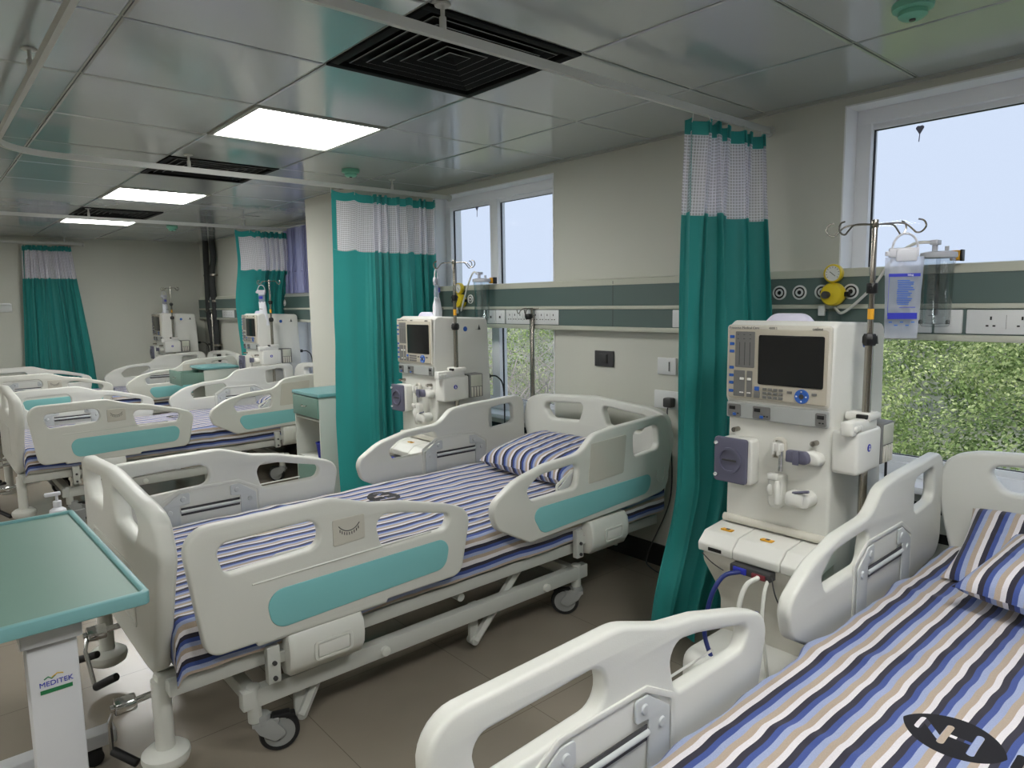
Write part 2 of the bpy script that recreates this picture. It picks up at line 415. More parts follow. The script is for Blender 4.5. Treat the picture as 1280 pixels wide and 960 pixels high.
g = G(); g.box(WX-0.012, 1.0, 0, WX+0.002, 4.30, 0.115, 0.002); g.box(WX-0.012, 5.05, 0, WX+0.002, FARY-0.01, 0.115, 0.002); g.box(WX-0.012, BY, 0, WX+0.002, 1.0, 0.115, 0.002)
struct(g.obj('baseboard_right', 'black_trim', smooth=0))
g = G(); g.box(2.338, 4.30, 0, 2.35, 5.05, 0.115, 0.002); struct(g.obj('baseboard_pillar', 'black_trim', smooth=0))
g = G(); g.box(LX, FARY-0.012, 0, WX-0.02, FARY+0.002, 0.115, 0.002); struct(g.obj('baseboard_far', 'black_trim', smooth=0))
# dark grooves of the low wall under the windows
g = G()
for (a, b) in ((-0.95, 1.253), (2.893, 4.10)):
    for z in (0.585, 0.475): g.box(WX-0.006, a, z-0.018, WX+0.004, b, z+0.018, 0.001)
struct(g.obj('trim_1', 'black_trim', smooth=0))

# ceiling of metal tiles
TX = 0.5165; TY = 2.194
lights = [(1, 1), (1, 5), (1, 8), (-5, -2), (-5, 1), (-5, 5), (-5, 8), (1, -4), (-2, -4)]  # panels out of view are added to brighten the room
vents = [(1, -1), (1, 3), (1, 7)]
g = G(); random.seed(3)
for i in range(-9, 4):
    for j in range(-10, 12):
        if (i, j) in lights or (i, j) in vents: continue
        x0 = TX+0.6*i; x1 = min(x0+0.6, WX); y0 = TY+0.6*j; y1 = min(y0+0.6, FARY)
        x0 = max(x0, LX); y0 = max(y0, BY)
        if x1-x0 < 0.02 or y1-y0 < 0.02: continue
        e = 0.005; tx = random.uniform(-1, 1)*0.0022; ty = random.uniform(-1, 1)*0.0022
        xc, yc = (x0+x1)/2, (y0+y1)/2
        def zz(x, y, d): return CH+d+(x-xc)*tx*1.6+(y-yc)*ty*1.6
        c = [(x0, y0), (x1, y0), (x1, y1), (x0, y1)]; sx = [(1, 1), (-1, 1), (-1, -1), (1, -1)]
        vs = []
        for k in range(4): vs.append((c[k][0]+sx[k][0]*(e+0.006), c[k][1]+sx[k][1]*(e+0.006), zz(c[k][0], c[k][1], 0)))
        for k in range(4): vs.append((c[k][0]+sx[k][0]*e, c[k][1]+sx[k][1]*e, zz(c[k][0], c[k][1], 0.003)))
        for k in range(4): vs.append((c[k][0]+sx[k][0]*e, c[k][1]+sx[k][1]*e, zz(c[k][0], c[k][1], 0.02)))
        # slight cushion in the middle so reflections wander from tile to tile
        m_ = len(vs)
        fs = [[4, 5, 1, 0], [5, 6, 2, 1], [6, 7, 3, 2], [7, 4, 0, 3], [8, 9, 5, 4], [9, 10, 6, 5], [10, 11, 7, 6], [11, 8, 4, 7]]
        nn = 6; grid = []
        for a in range(nn+1):
            for b in range(nn+1):
                u, v = a/nn, b/nn
                X_ = vs[0][0]*(1-u)+vs[1][0]*u; Y_ = vs[0][1]*(1-v)+vs[3][1]*v
                hz = zz(X_, Y_, 0)-16*u*(1-u)*v*(1-v)*0.0006*(0.4+noise.noise((i*3.1, j*1.7, 0)))
                grid.append((X_, Y_, hz))
        fs2 = [[a*(nn+1)+b, a*(nn+1)+b+1, (a+1)*(nn+1)+b+1, (a+1)*(nn+1)+b] for a in range(nn) for b in range(nn)]
        g.add(vs, fs); g.add(grid, fs2)
g2 = G(); 
struct(g.obj('ceiling', 'ceiling', smooth=30, recalc=False))
g = G(); g.box(LX-0.2, BY-0.2, CH+0.022, WX+WT, FARY+0.2, CH+0.12); struct(g.obj('ceiling_slab', 'dark_grey', smooth=0))
g = G()
for i in range(-8, 4):
    x = TX+0.6*i; g.box(x-0.0045, BY, CH+0.0035, x+0.0015, FARY, CH+0.02)
for j in range(-9, 12):
    y = TY+0.6*j; g.box(LX, y-0.0045, CH+0.004, WX, y+0.0015, CH+0.02)
struct(g.obj('trim_3', 'light_trim', smooth=0))
# shadow-gap angle along the window wall
g = G(); g.box(WX-0.02, BY, CH-0.012, WX, FARY, CH+0.001, 0.001); struct(g.obj('trim_2', 'light_trim', smooth=0))

# windows
def window(n, y0, y1, z0, z1, mull, trans):
    xi = WX+0.10; xo = WX+0.17
    g = G()
    # reveal lining
    g.box(WX-0.004, y0, z0-0.02, WX+WT, y0+0.006, z1); g.box(WX-0.004, y1-0.006, z0-0.02, WX+WT, y1, z1); g.box(WX-0.004, y0, z1-0.006, WX+WT, y1, z1)
    w = struct(g.obj('window_%d' % n, 'reveal', smooth=0))
    f = G(); fw = 0.062
    f.box(xi, y0, z1-fw, xo, y1, z1, 0.006); f.box(xi, y0, z0, xo, y1, z0+fw, 0.006)
    f.box(xi+0.0008, y0, z0+fw-0.005, xo, y0+fw, z1-fw+0.005, 0.006); f.box(xi+0.0008, y1-fw, z0+fw-0.005, xo, y1, z1-fw+0.005, 0.006)
    for m_ in mull: f.box(xi+0.0012, m_-0.04, z0+fw-0.005, xo, m_+0.04, z1-fw+0.005, 0.006)
    f.box(xi+0.0018, y0+0.01, trans-0.03, xo, y1-0.01, trans+0.03, 0.006)
    # sash step
    f.box(xi+0.02, y0+fw-0.004, z1-fw-0.022, xo-0.01, y1-fw+0.004, z1-fw+0.004, 0.004)
    f.box(xi+0.02, y0+fw-0.004, z0+fw-0.004, xo-0.01, y1-fw+0.004, z0+fw+0.024, 0.004)
    f.obj('window_frame', 'upvc', w, smooth=30)
    gk = G(); edges = sorted([y0+fw]+[q for m_ in mull for q in (m_-0.04, m_+0.04)]+[y1-fw])
    gl = G()
    for a, b in zip(edges[0::2], edges[1::2]):
        for (za, zb) in ((z0+fw+0.022, trans-0.03), (trans+0.03, z1-fw-0.02)):
            t = 0.005
            gk.box(xi+0.03, a, zb-t, xi+0.04, b, zb); gk.box(xi+0.03, a, za, xi+0.04, b, za+t)
            gk.box(xi+0.03, a, za, xi+0.04, a+t, zb); gk.box(xi+0.03, b-t, za, xi+0.04, b, zb)
            gl.box(xi+0.033, a, za, xi+0.037, b, zb)
    gk.obj('gasket', 'gasket', w, smooth=0)
    gl.obj('glass_pane', 'glass', w, smooth=0)
    s = G(); s.box(WX-0.035, y0-0.0, z0-0.022, xi+0.01, y1+0.0, z0+0.006, 0.005); s.obj('window_sill', 'upvc', w, smooth=30)
    return w
window(1, *WIN[0], mull=[-0.2], trans=1.36)
window(2, *WIN[1], mull=[3.56], trans=1.36)
window(3, *WIN[2], mull=[6.0], trans=1.36)

# lilac drape of window 3 and heart shaped stains on the panes
def stain(y, z, s, label):
    g = G(); x = WX+0.128
    g.plate(fillet([(-0.5*s, 0.30*s, 0.2*s), (-0.25*s, 0.55*s, 0.2*s), (0, 0.46*s, 0.05*s), (0.28*s, 0.55*s, 0.2*s), (0.5*s, 0.25*s, 0.2*s), (0.03*s, -0.5*s, 0.03*s), (-0.03*s, -0.5*s, 0.03*s)]), [], 0.004, 0.0015,
            lambda p: Vector((x+p.z, y+p.x, z+p.y)))
    g.tube([(x, y, z-0.4*s), (x, y+0.002, z-1.35*s)], 0.0018, 6)
    o = g.obj('window_hanger', 'sticker'); tag(o, label, 'hook')
stain(1.023, 2.022, 0.032, 'small grey heart-shaped tag on the glass of the big right window')
stain(3.765, 2.03, 0.046, 'small grey heart-shaped tag on the glass of the window behind the second bed')

# ------------------------------------------------------------------ ceiling fixtures
for k, (i, j) in enumerate(lights):
    x0, y0 = TX+0.6*i, TY+0.6*j
    e = empty('ceiling_light', (x0+0.3, y0+0.3, CH))
    lab = {0: 'nearest and largest of the three glowing square ceiling panels', 1: 'middle one of the three glowing square ceiling panels', 2: 'farthest glowing square ceiling panel, the smallest in view'}
    tag(e, lab.get(k, 'square LED ceiling panel behind or left of the camera'), 'ceiling light', 'square LED ceiling panels' if k < 3 else 'LED panels out of view')
    g = G(); w = 0.298
    for (a, b, c, d) in ((-w, -w, w, -w+0.022), (-w, w-0.022, w, w), (-w, -w+0.022, -w+0.022, w-0.022), (w-0.022, -w+0.022, w, w-0.022)):
        g.box(a, b, -0.006, c, d, 0.018, 0.002)
    g.obj('light_frame', 'light_trim', e, smooth=30)
    g = G(); g.box(-0.277, -0.277, 0.0, 0.277, 0.277, 0.006); M_ = M.get('led')
    if not M_:
        m = bpy.data.materials.new('led_diffuser'); N = Nodes(m); out = N.n('ShaderNodeOutputMaterial'); em = N.n('ShaderNodeEmission')
        em.inputs[0].default_value = (1.0, 0.99, 0.955, 1); em.inputs[1].default_value = 19.5; N.link(em.outputs[0], out.inputs[0]); M['led'] = m
    g.obj('light_diffuser', 'led', e, smooth=0)

VL = ['black square louvred air grille at the top, nearest the camera', 'black air grille behind the second curtain rail, middle of three', 'farthest black air grille, beside the farthest light']
for k, (i, j) in enumerate(vents):
    x0, y0 = TX+0.6*i, TY+0.6*j
    e = empty('ceiling_vent', (x0+0.3, y0+0.3, CH)); tag(e, VL[k], 'air vent', 'black square air grilles')
    g = G(); w = 0.298
    for (a, b, c, d) in ((-w, -w, w, -w+0.03), (-w, w-0.03, w, w), (-w, -w+0.03, -w+0.03, w-0.03), (w-0.03, -w+0.03, w, w-0.03)):
        g.box(a, b, -0.004, c, d, 0.02, 0.002)
    g.obj('vent_frame', 'grille_black', e, smooth=30)
    g = G(); g.box(-w+0.02, -w+0.02, 0.012, w-0.02, w-0.02, 0.02); g.obj('vent_backing', 'grille_black', e, smooth=0)
    for r in (0.24, 0.20, 0.16, 0.12, 0.08, 0.04):
        g = G()
        ring = [(-r, -r), (r, -r), (r, r), (-r, r)]; ro = r-0.022
        vs = [(x, y, 0.0) for x, y in ring]+[(x*ro/r, y*ro/r, 0.011) for x, y in ring]+[(x*(r+0.0035)/r, y*(r+0.0035)/r, 0.001) for x, y in ring]
        fs = [[q, (q+1) % 4, 4+(q+1) % 4, 4+q] for q in range(4)]
        g.add(vs, fs, 0); g.add(vs, [[8+q, 8+(q+1) % 4, (q+1) % 4, q] for q in range(4)], 1)
        g.obj('louvre', ['grille_black', 'grille_line'], e, smooth=0, recalc=False)

SL = [((2.053, 3.772), 'round green smoke detector beside the nearest ceiling light, right of it'), ((2.062, 7.442), 'tiny green smoke detector far back near the far wall'), ((2.127, 0.76), 'green smoke detector cut by the top edge of the photo')]
for (x, y), lab in SL:
    e = empty('smoke_detector', (x, y, CH)); tag(e, lab, 'smoke detector', 'green smoke detectors')
    g = G(); g.lathe([(0, 0), (0.05, 0), (0.052, -0.006), (0.050, -0.018), (0.04, -0.022), (0, -0.022)], n=28); g.obj('detector_base', 'detector_green', e)
    g = G(); g.lathe([(0, -0.021), (0.034, -0.021), (0.036, -0.034), (0.026, -0.042), (0, -0.043)], n=28); g.obj('detector_head', 'detector_green', e)
    g = G(); g.cyl((0.0, 0, -0.04), (0, 0, -0.047), 0.008, n=12); g.obj('sensor', 'dark_grey', e)

# ------------------------------------------------------------------ curtain rails
TZ = 2.10
def rail(name, path, label, hangers, r=0.25):
    e = empty(name, (path[0][0], path[0][1], TZ)); tag(e, label, 'curtain rail', 'white curtain rails')
    pts = []
    P = [Vector((a, b)) for a, b in path]
    for i, p in enumerate(P):
        if 0 < i < len(P)-1:
            a = (P[i-1]-p).normalized(); b = (P[i+1]-p).normalized(); s0, s1 = p+a*r, p+b*r; c = p+a*r+b*r
            for k in range(13):
                t = k/12*PI/2; pts.append(c-b*r*math.cos(t)*1.0-a*r*math.sin(t)*1.0)
        else: pts.append(p)
    prof = [(-0.008, -0.013), (0.008, -0.013), (0.0085, 0.013), (-0.0085, 0.013)]
    g = G(); vs = []; fs = []; n = len(pts)
    for i, p in enumerate(pts):
        t = (pts[min(i+1, n-1)]-pts[max(i-1, 0)]).normalized(); nr = Vector((-t.y, t.x))
        for (a, b) in prof: vs.append((p.x+nr.x*a-path[0][0], p.y+nr.y*a-path[0][1], b))
    for i in range(n-1):
        for k in range(4): fs.append([i*4+k, i*4+(k+1) % 4, (i+1)*4+(k+1) % 4, (i+1)*4+k])
    fs.append([0, 1, 2, 3]); fs.append([(n-1)*4+k for k in range(4)])
    g.add(vs, fs); g.obj('rail_profile', 'track', e, smooth=30)
    g = G()
    g.cyl((-0.012, 0, 0), (0.0, 0, 0), 0.024, n=20); g.obj('wall_flange', 'track', e)
    for (x, y) in hangers:
        g = G(); X_, Y_ = x-path[0][0], y-path[0][1]; d = CH-TZ
        g.cyl((X_, Y_, d-0.006), (X_, Y_, d), 0.022, n=20, b=0.002); g.cyl((X_, Y_, 0.035), (X_, Y_, d-0.004), 0.006, n=12); g.cyl((X_, Y_, 0.008), (X_, Y_, 0.045), 0.0095, n=12, b=0.002)
        g.obj('ceiling_hanger', 'track', e)
rail('curtain_rail', [(WX, 1.57), (0.355, 1.57), (0.355, -2.2)], 'nearest white curtain rail, crossing the black air grille at the top', [(1.146, 1.57), (0.355, 0.2)])
rail('curtain_rail', [(WX, 3.90), (0.355, 3.90), (0.355, 1.72)], 'white curtain rail with the rounded corner at upper left', [(1.185, 3.90), (2.414, 3.90), (0.355, 2.62)])
rail('curtain_rail', [(WX, 6.44), (0.355, 6.44), (0.355, 4.1)], 'third white curtain rail, crossing above the farthest light', [(1.169, 6.44), (2.4, 6.44)])
e = rail('curtain_rail', [(1.58, 9.12), (-0.6, 9.12)], 'short white curtain rail along the far wall at upper left', [(1.4, 9.12), (0.4, 9.12)])

# ------------------------------------------------------------------ curtains
def curtain(name, label, y, top, mid, bot, ztop, folds, amp, length, seed=0, znet=0.30, flat=0.0, mats=('curtain', 'net'), nethdr=True, zb=0.05, push=0.0):
    """top/mid/bot: (x_left, x_right) at ztop, 0.7, zb"""
    rnd = random.Random(seed)
    e = empty(name, ((top[0]+top[1])/2, y, 0)); tag(e, label, 'curtain', 'teal cubicle curtains')
    ox = (top[0]+top[1])/2
    NU = folds*22; zs_hdr = 0.05
    ph = [rnd.uniform(-0.6, 0.6) for _ in range(folds+2)]; am = [rnd.uniform(0.55, 1.2) for _ in range(folds+2)]
    def xr(z):
        if z > 0.7: t = (z-0.7)/(ztop-0.7); return (mid[0]*(1-t)+top[0]*t, mid[1]*(1-t)+top[1]*t)
        t = (z-zb)/(0.7-zb); t = t*t*(3-2*t) if t < 1 else 1; return (bot[0]*(1-t)+mid[0]*t, bot[1]*(1-t)+mid[1]*t)
    wrp = [rnd.uniform(-1, 1) for _ in range(8)]
    def warp(u): return u+(0.035*math.sin(2*PI*u*2+wrp[0]*3)+0.022*math.sin(2*PI*u*4+wrp[1]*3)+0.012*math.sin(2*PI*u*7+wrp[2]*3))*min(1, 6*u*(1-u))
    def pt(u, z):
        a, b = xr(z)
        if flat:   # the leading part of the width hangs nearly smooth
            uf = 0.16
            s = (u/uf)*flat if u < uf else flat+(u-uf)/(1-uf)*(1-flat)
            k = 0.15 if u < uf else min(1.0, 0.15+(u-uf)*7)
        else: s = u; k = 1.0
        uw = warp(u); fu = max(0.0, uw*folds); i = int(min(fu, folds)); fr = fu-i; i = min(i, folds)
        A = am[i]*(1-fr)+am[i+1]*fr; p_ = ph[i]*(1-fr)+ph[i+1]*fr
        low = min(1, (ztop-z)/0.9)
        th = 2*PI*fu+p_+0.35*math.sin(z*1.7+seed+i*1.1)
        sharp = math.sin(th)+0.28*math.sin(2*th+0.9)*low
        x = a+(b-a)*s+0.016*k*math.sin(2*th+0.4)+0.006*noise.noise((u*9, z*1.5, seed))
        big = math.sin(2*PI*uw*folds*0.5+wrp[3]*3+z*0.5)
        yy = amp*k*((0.6+0.25*low)*A*sharp+0.55*low*big)+0.008*noise.noise((u*14, z*4.0, seed))*low+(0.02*math.sin(s*9+seed)*low if flat and u < 0.2 else 0)
        if push: tt_ = max(0.0, min(1.0, (1.85-z)/0.5)); yy += push*tt_*tt_*(3-2*tt_)
        drop = -0.014*abs(math.sin(PI*fu))*(1 if z > ztop-0.4 else 0)
        return Vector((x-ox, yy, z+drop))
    cum = [0.0]
    for c in range(NU):
        p0, p1 = pt(c/NU, ztop-0.2), pt((c+1)/NU, ztop-0.2); cum.append(cum[-1]+math.hypot(p1.x-p0.x, p1.y-p0.y))
    def sheet(z0, z1, nz):
        g = G(); uv = []
        vs = []; fs = []
        for r in range(nz+1):
            z = z0+(z1-z0)*r/nz
            for c in range(NU+1):
                u = c/NU; vs.append(pt(u, z)); uv.append((cum[c], z))
        for r in range(nz):
            for c in range(NU):
                a = r*(NU+1)+c; fs.append([a, a+1, a+NU+2, a+NU+1])
        g.add(vs, fs); return g, uv
    zn0 = ztop-zs_hdr-znet if nethdr else ztop; zn1 = ztop-zs_hdr
    g, uv = sheet(zb, zn0, 60)
    o = g.obj('curtain_fabric', mats[0], e, smooth=180, recalc=False, uv=uv)
    if nethdr:
        g, uv = sheet(zn0, zn1, 12); g.obj('curtain_net', mats[1], e, smooth=180, recalc=False, uv=uv)['label'] = 'white net panel'
        g, uv = sheet(zn1, ztop, 3); g.obj('curtain_header', mats[0], e, smooth=180, recalc=False, uv=uv)
        g, uv = sheet(zn0-0.0, zn0+0.001, 1)
        # side hem over the net: narrow teal strip at the leading edge
        g = G(); vs = []; fs = []
        for r in range(13):
            z = zn0+(zn1-zn0)*r/12
            for u in (0.0, 0.012, 0.024) if flat else (0.0, 0.006, 0.012): vs.append(pt(u, z)+Vector((0, -0.002, 0)))
        for r in range(12):
            for c in range(2): a = r*3+c; fs.append([a, a+1, a+4, a+3])
        g.add(vs, fs); g.obj('side_hem', mats[0], e, smooth=180, recalc=False)
    for k in range(folds+1):
        g = G(); p = pt(k/folds*0.999, ztop); g.tube([(p.x, p.y*0.3, TZ-0.012), (p.x, p.y*0.6, ztop+0.01), (p.x, p.y, ztop-0.02)], 0.0016, 6)
        g.obj('curtain_hook', 'track', e)
    return e
curtain('cubicle_curtain', 'teal curtain with white net top, nearest, between machine and second bed', 1.57, (2.295, 2.79), (2.26, 2.78), (2.07, 2.62), 2.075, 6, 0.068, 1.9, 2)
curtain('cubicle_curtain', 'wide teal curtain with white net top in front of the second machine', 3.90, (1.985, 2.74), (1.94, 2.76), (1.95, 2.76), 2.075, 9, 0.04, 2.3, 5, flat=0.30)
curtain('cubicle_curtain', 'teal curtain with white net top behind the third machine', 6.44, (2.31, 2.80), (2.39, 2.85), (2.40, 2.85), 2.075, 8, 0.026, 2.0, 9, flat=0.36, push=0.185)
curtain('cubicle_curtain', 'teal curtain flaring toward its foot against the far wall', 9.12, (1.005, 1.46), (0.93, 1.585), (0.90, 1.66), 2.075, 12, 0.03, 2.2, 12, zb=0.08)
e = curtain('window_drape', 'pale lilac pleated drape at the window beyond the pillar', 0, (5.70, 6.55), (5.70, 6.55), (5.70, 6.55), 2.11, 14, 0.02, 1.6, 4, nethdr=False, zb=1.50, mats=('lilac', 'lilac'))
e.location = (2.80, 0, 0); e.rotation_euler = (0, 0, PI/2)
for ch in e.children:
    for v in ch.data.vertices: v.co.x += 6.125
e['group'] = 'lilac drapes'
for ch in list(e.children):
    if ch.name.startswith('curtain_hook'): bpy.data.objects.remove(ch)
g = G(); g.cyl((0, 5.6, 0), (0, 6.6, 0), 0.009, n=12); o = g.obj('curtain_rod', 'track', e)
o.data.transform(Matrix.Rotation(-PI/2, 4, 'Z')); o.location = (0, 0, 2.12)

# ------------------------------------------------------------------ medical service panel along the window wall
def service_panel(y0, y1, label, sockets, outlets):
    e = empty('service_panel', (WX, (y0+y1)/2, 1.36)); oy = (y0+y1)/2
    tag(e, label, 'wall panel', 'medical service panels')
    T = lambda p: Vector((p.x-WX, p.y-oy, p.z-1.36))
    xf = WX-0.056
    def gb(): return G(T)
    g = gb(); g.box(xf+0.006, y0, 1.236, WX+0.10 if False else WX-0.001, y1, 1.49, 0.003); g.obj('panel_body', 'panel_cream', e, smooth=30)
    g = gb(); g.prism([(xf-0.004, 1.468), (xf+0.012, 1.500), (WX-0.001, 1.504), (WX-0.001, 1.468)], lambda p: Vector((p.x, p.z, p.y)), y0, y1); g.obj('top_cap', 'panel_cream', e, smooth=30)
    g = gb(); g.box(xf, y0, 1.360, xf+0.01, y1, 1.468, 0.001); g.obj('upper_fascia', 'panel_green', e, smooth=0)
    g = gb(); g.box(xf-0.007, y0, 1.342, xf+0.01, y1, 1.360, 0.003); g.obj('middle_rail', 'panel_cream', e, smooth=30)
    g = gb(); g.box(xf, y0, 1.250, xf+0.01, y1, 1.342, 0.001); g.obj('lower_fascia', 'panel_green', e, smooth=0)
    g = gb(); g.box(xf-0.005, y0, 1.226, xf+0.03, y1, 1.250, 0.004); g.obj('bottom_cap', 'panel_cream', e, smooth=30)
    for (a, b, kind) in sockets:
        g = gb(); g.box(xf-0.006, a, 1.254, xf+0.004, b, 1.338, 0.003)
        n = {'quad': 4, 'data': 1, 'blank': 0}[kind]
        xs = xf-0.0065
        if kind == 'quad':
            w = (b-a)*0.86/4; y_ = (a+b)/2-2*w
            g.box(xs-0.001, y_, 1.272, xs+0.001, y_+4*w, 1.32, 0.0008)
            for q in range(4):
                c = y_+(q+0.5)*w
                if q: g.box(xs-0.0014, c-w/2-0.0004, 1.272, xs, c-w/2+0.0004, 1.32, 0, 1)
                g.box(xs-0.0022, c-0.0028, 1.303, xs, c+0.0028, 1.315, 0.0008, 1)
                for sg in (-1, 1): g.box(xs-0.0022, c+sg*0.010-0.0042, 1.280, xs, c+sg*0.010+0.0042, 1.2855, 0.0008, 1)
        elif kind == 'data':
            c = (a+b)/2; g.box(xs-0.003, c-0.012, 1.278, xs, c+0.012, 1.316, 0.001, 0); g.box(xs-0.004, c-0.007, 1.287, xs, c+0.007, 1.299, 0.0005, 1); g.box(xs-0.004, c-0.005, 1.299, xs, c+0.005, 1.302, 0.0005, 1)
        o = g.obj('socket_plate', ['socket_white', 'black'], e, smooth=30)
    for k, (y, z) in enumerate(outlets):
        R = lambda p, y=y, z=z: Vector((xf-p.z, y+p.x, z+p.y))
        g = gb(); g.lathe([(0, 0), (0.030, 0), (0.030, 0.004), (0.024, 0.006), (0.023, 0.002), (0.016, 0.002), (0.015, 0.008), (0.010, 0.008), (0.009, 0.002), (0, 0.002)], R, 28, 0)
        g.lathe([(0, 0.0025), (0.0088, 0.0025), (0.0085, 0.0035), (0, 0.0035)], R, 20, 1); g.lathe([(0.0165, 0.0026), (0.0228, 0.0026)], R, 28, 1)
        g.obj('gas_outlet', ['socket_white', 'black'], e)
    g = gb()
    for y in (1.86, 2.4):
        if y0 < y < y1: g.box(xf-0.001, y-0.0012, 1.23, xf, y+0.0012, 1.49, 0)
    if g.v: g.obj('panel_joint', 'dark_grey', e, smooth=0)
    return e
service_panel(-2.6, 4.30, 'long green and cream bedhead panel with sockets along the near window wall',
              [(1.895, 2.018, 'data'), (0.884, 0.958, 'data'), (0.788, 0.876, 'data'), (0.36, 0.776, 'quad'), (-0.1, 0.34, 'quad'), (3.363, 3.443, 'data'), (3.272, 3.357, 'data'), (3.04, 3.262, 'quad'), (2.80, 3.03, 'quad')],
              [(1.474, 1.41), (1.386, 1.41), (1.292, 1.41), (1.178, 1.41), (3.77, 1.41), (3.70, 1.41), (3.62, 1.41)])
service_panel(5.05, FARY-0.01, 'distant green and cream bedhead panel beyond the pillar, partly behind the third curtain',
              [(8.0, 8.38, 'quad'), (5.6, 5.9, 'quad')], [(5.4, 1.41), (6.6, 1.41)])

# suction regulators and jars
def regulator(y, label):
    e = empty('suction_regulator', (WX-0.062, y, 1.40)); tag(e, label, 'regulator', 'yellow suction regulators')
    R = lambda c: (lambda p: Vector((c[0]-p.z, c[1]+p.x, c[2]+p.y)))
    g = G(); g.lathe([(0, -0.0), (0.042, 0.0), (0.046, 0.012), (0.046, 0.035), (0.040, 0.045), (0.012, 0.048), (0, 0.048)], R((0, 0, 0)), 32); g.obj('regulator_body', 'yellow', e)
    g = G(); g.lathe([(0, 0.046), (0.013, 0.046), (0.015, 0.07), (0.011, 0.076), (0, 0.076)], R((0, 0.012, -0.002)), 20); g.obj('control_knob', 'dark_grey', e)
    g = G(); g.lathe([(0, 0), (0.034, 0), (0.036, 0.006), (0.036, 0.026), (0.031, 0.030), (0.030, 0.024), (0, 0.024)], R((-0.01, 0, 0.082)), 32); ga = g.obj('gauge_housing', 'yellow', e)
    g = G(); g.lathe([(0, 0.0245), (0.0295, 0.0245)], R((-0.01, 0, 0.082)), 32, 0)
    g.box(-0.0362, -0.001, 0.066, -0.0352, 0.001, 0.094, 0, 1, T=Matrix.Translation((0, 0, 0.08)) @ Matrix.Rotation(-0.9, 4, 'X') @ Matrix.Translation((0, 0, -0.08)))
    for k in range(11):
        a = -2.2+4.4*k/10; c, s_ = math.sin(a), math.cos(a); g.box(-0.0358, -0.0008, 0.104, -0.0352, 0.0008, 0.109, 0, 1, T=Matrix.Translation((0, 0, 0.082)) @ Matrix.Rotation(a, 4, 'X') @ Matrix.Translation((0, 0, -0.082)))
    g.obj('dial', ['socket_white', 'black'], ga, smooth=0)
    g = G(); g.cyl((-0.02, 0, -0.045), (-0.02, 0, -0.06), 0.014, n=18); g.lathe([(0, 0), (0.014, 0), (0.03, -0.012), (0.032, -0.05), (0.02, -0.065), (0, -0.068)], lambda p: Vector((p.x-0.02, p.y, p.z-0.056)), 24); g.obj('filter_bowl', 'clear', e)
    g = G(); g.box(-0.02, 0.034, -0.085, -0.006, 0.06, -0.045, 0.002); g.obj('mount_tab', 'socket_white', e)
    g = G(); g.cyl((-0.02, -0.04, -0.0), (-0.02, -0.062, 0), 0.01, n=14); g.obj('side_port', 'black', e)
    g = G(); g.cyl((0, 0, 0), (0.01, 0, 0), 0.02, n=16); g.obj('probe', 'steel', e)
    return e
regulator(1.235, 'yellow suction regulator with round gauge above the nearest machine')
regulator(3.70, 'yellow suction regulator with gauge above the second machine')

def jar(y, z, label, hosepts, orange_side=1):
    e = empty('suction_jar', (WX-0.13, y, z)); tag(e, label, 'suction jar', 'clear suction jars')
    g = G(); g.lathe([(0.0, -0.24), (0.040, -0.24), (0.046, -0.232), (0.050, -0.02), (0.052, -0.018), (0.052, 0.0), (0.048, 0.0), (0.047, -0.02), (0.042, -0.228), (0.0, -0.234)], n=36); g.obj('jar_vessel', 'clear', e)
    g = G(); g.lathe([(0, 0), (0.056, 0), (0.058, 0.004), (0.056, 0.018), (0.04, 0.022), (0, 0.022)], n=36); g.obj('jar_lid', 'bag_cap', e)
    g = G(); g.cyl((0, 0, 0), (0, 0, -0.2), 0.007, n=12); g.obj('inner_tube', 'clear', e)
    g = G(); g.cyl((-0.01, 0.01, 0.02), (-0.01, 0.01, 0.05), 0.009, n=14); g.box(-0.03, -0.004, 0.045, 0.01, 0.022, 0.062, 0.003); g.cyl((0.015, -0.02, 0.02), (0.015, -0.02, 0.04), 0.007, n=12); g.obj('lid_port', 'bag_cap', e)
    g = G()
    for k in range(9): g.box(-0.0515, -0.008, -0.2+k*0.018, -0.0505, 0.006, -0.199+k*0.018)
    g.obj('scale_marks', 'dark_grey', e, smooth=0)
    g = G(); g.box(0.045, -0.05, -0.01, 0.078, -0.02, 0.026, 0.003); g.obj('jar_bracket', 'orange', e)
    g = G(); g.box(0.05, -0.058, -0.012, 0.078, -0.05, 0.028, 0.002); g.obj('bracket_clip', 'black', e)
    g = G(); g.tube(hosepts, 0.0055, 10); g.obj('suction_hose', 'hose_white', e)
    return e
def bez(p, n=24):
    out = []
    P = [Vector(q) for q in p]; P = [2*P[0]-P[1]]+P+[2*P[-1]-P[-2]]
    for i in range(1, len(P)-2):
        for k in range(n):
            t = k/n; a, b, c, d = P[i-1:i+3]
            out.append(0.5*((2*b)+(-a+c)*t+(2*a-5*b+4*c-d)*t*t+(-a+3*b-3*c+d)*t*t*t))
    out.append(P[-2]); return out
jar(0.853, 1.52, 'clear suction jar on the panel right of the nearest drip bag', bez([(-0.02, 0.01, 0.055), (-0.04, 0.07, 0.05), (-0.03, 0.14, 0.0), (0.0, 0.22, -0.10), (0.03, 0.33, -0.19), (0.05, 0.375, -0.175)]))
jar(3.41, 1.515, 'clear suction jar on the panel right of the second machine', bez([(-0.02, 0.01, 0.055), (-0.03, 0.05, 0.055), (-0.01, 0.14, -0.04), (0.02, 0.24, -0.17), (0.05, 0.28, -0.17)]))

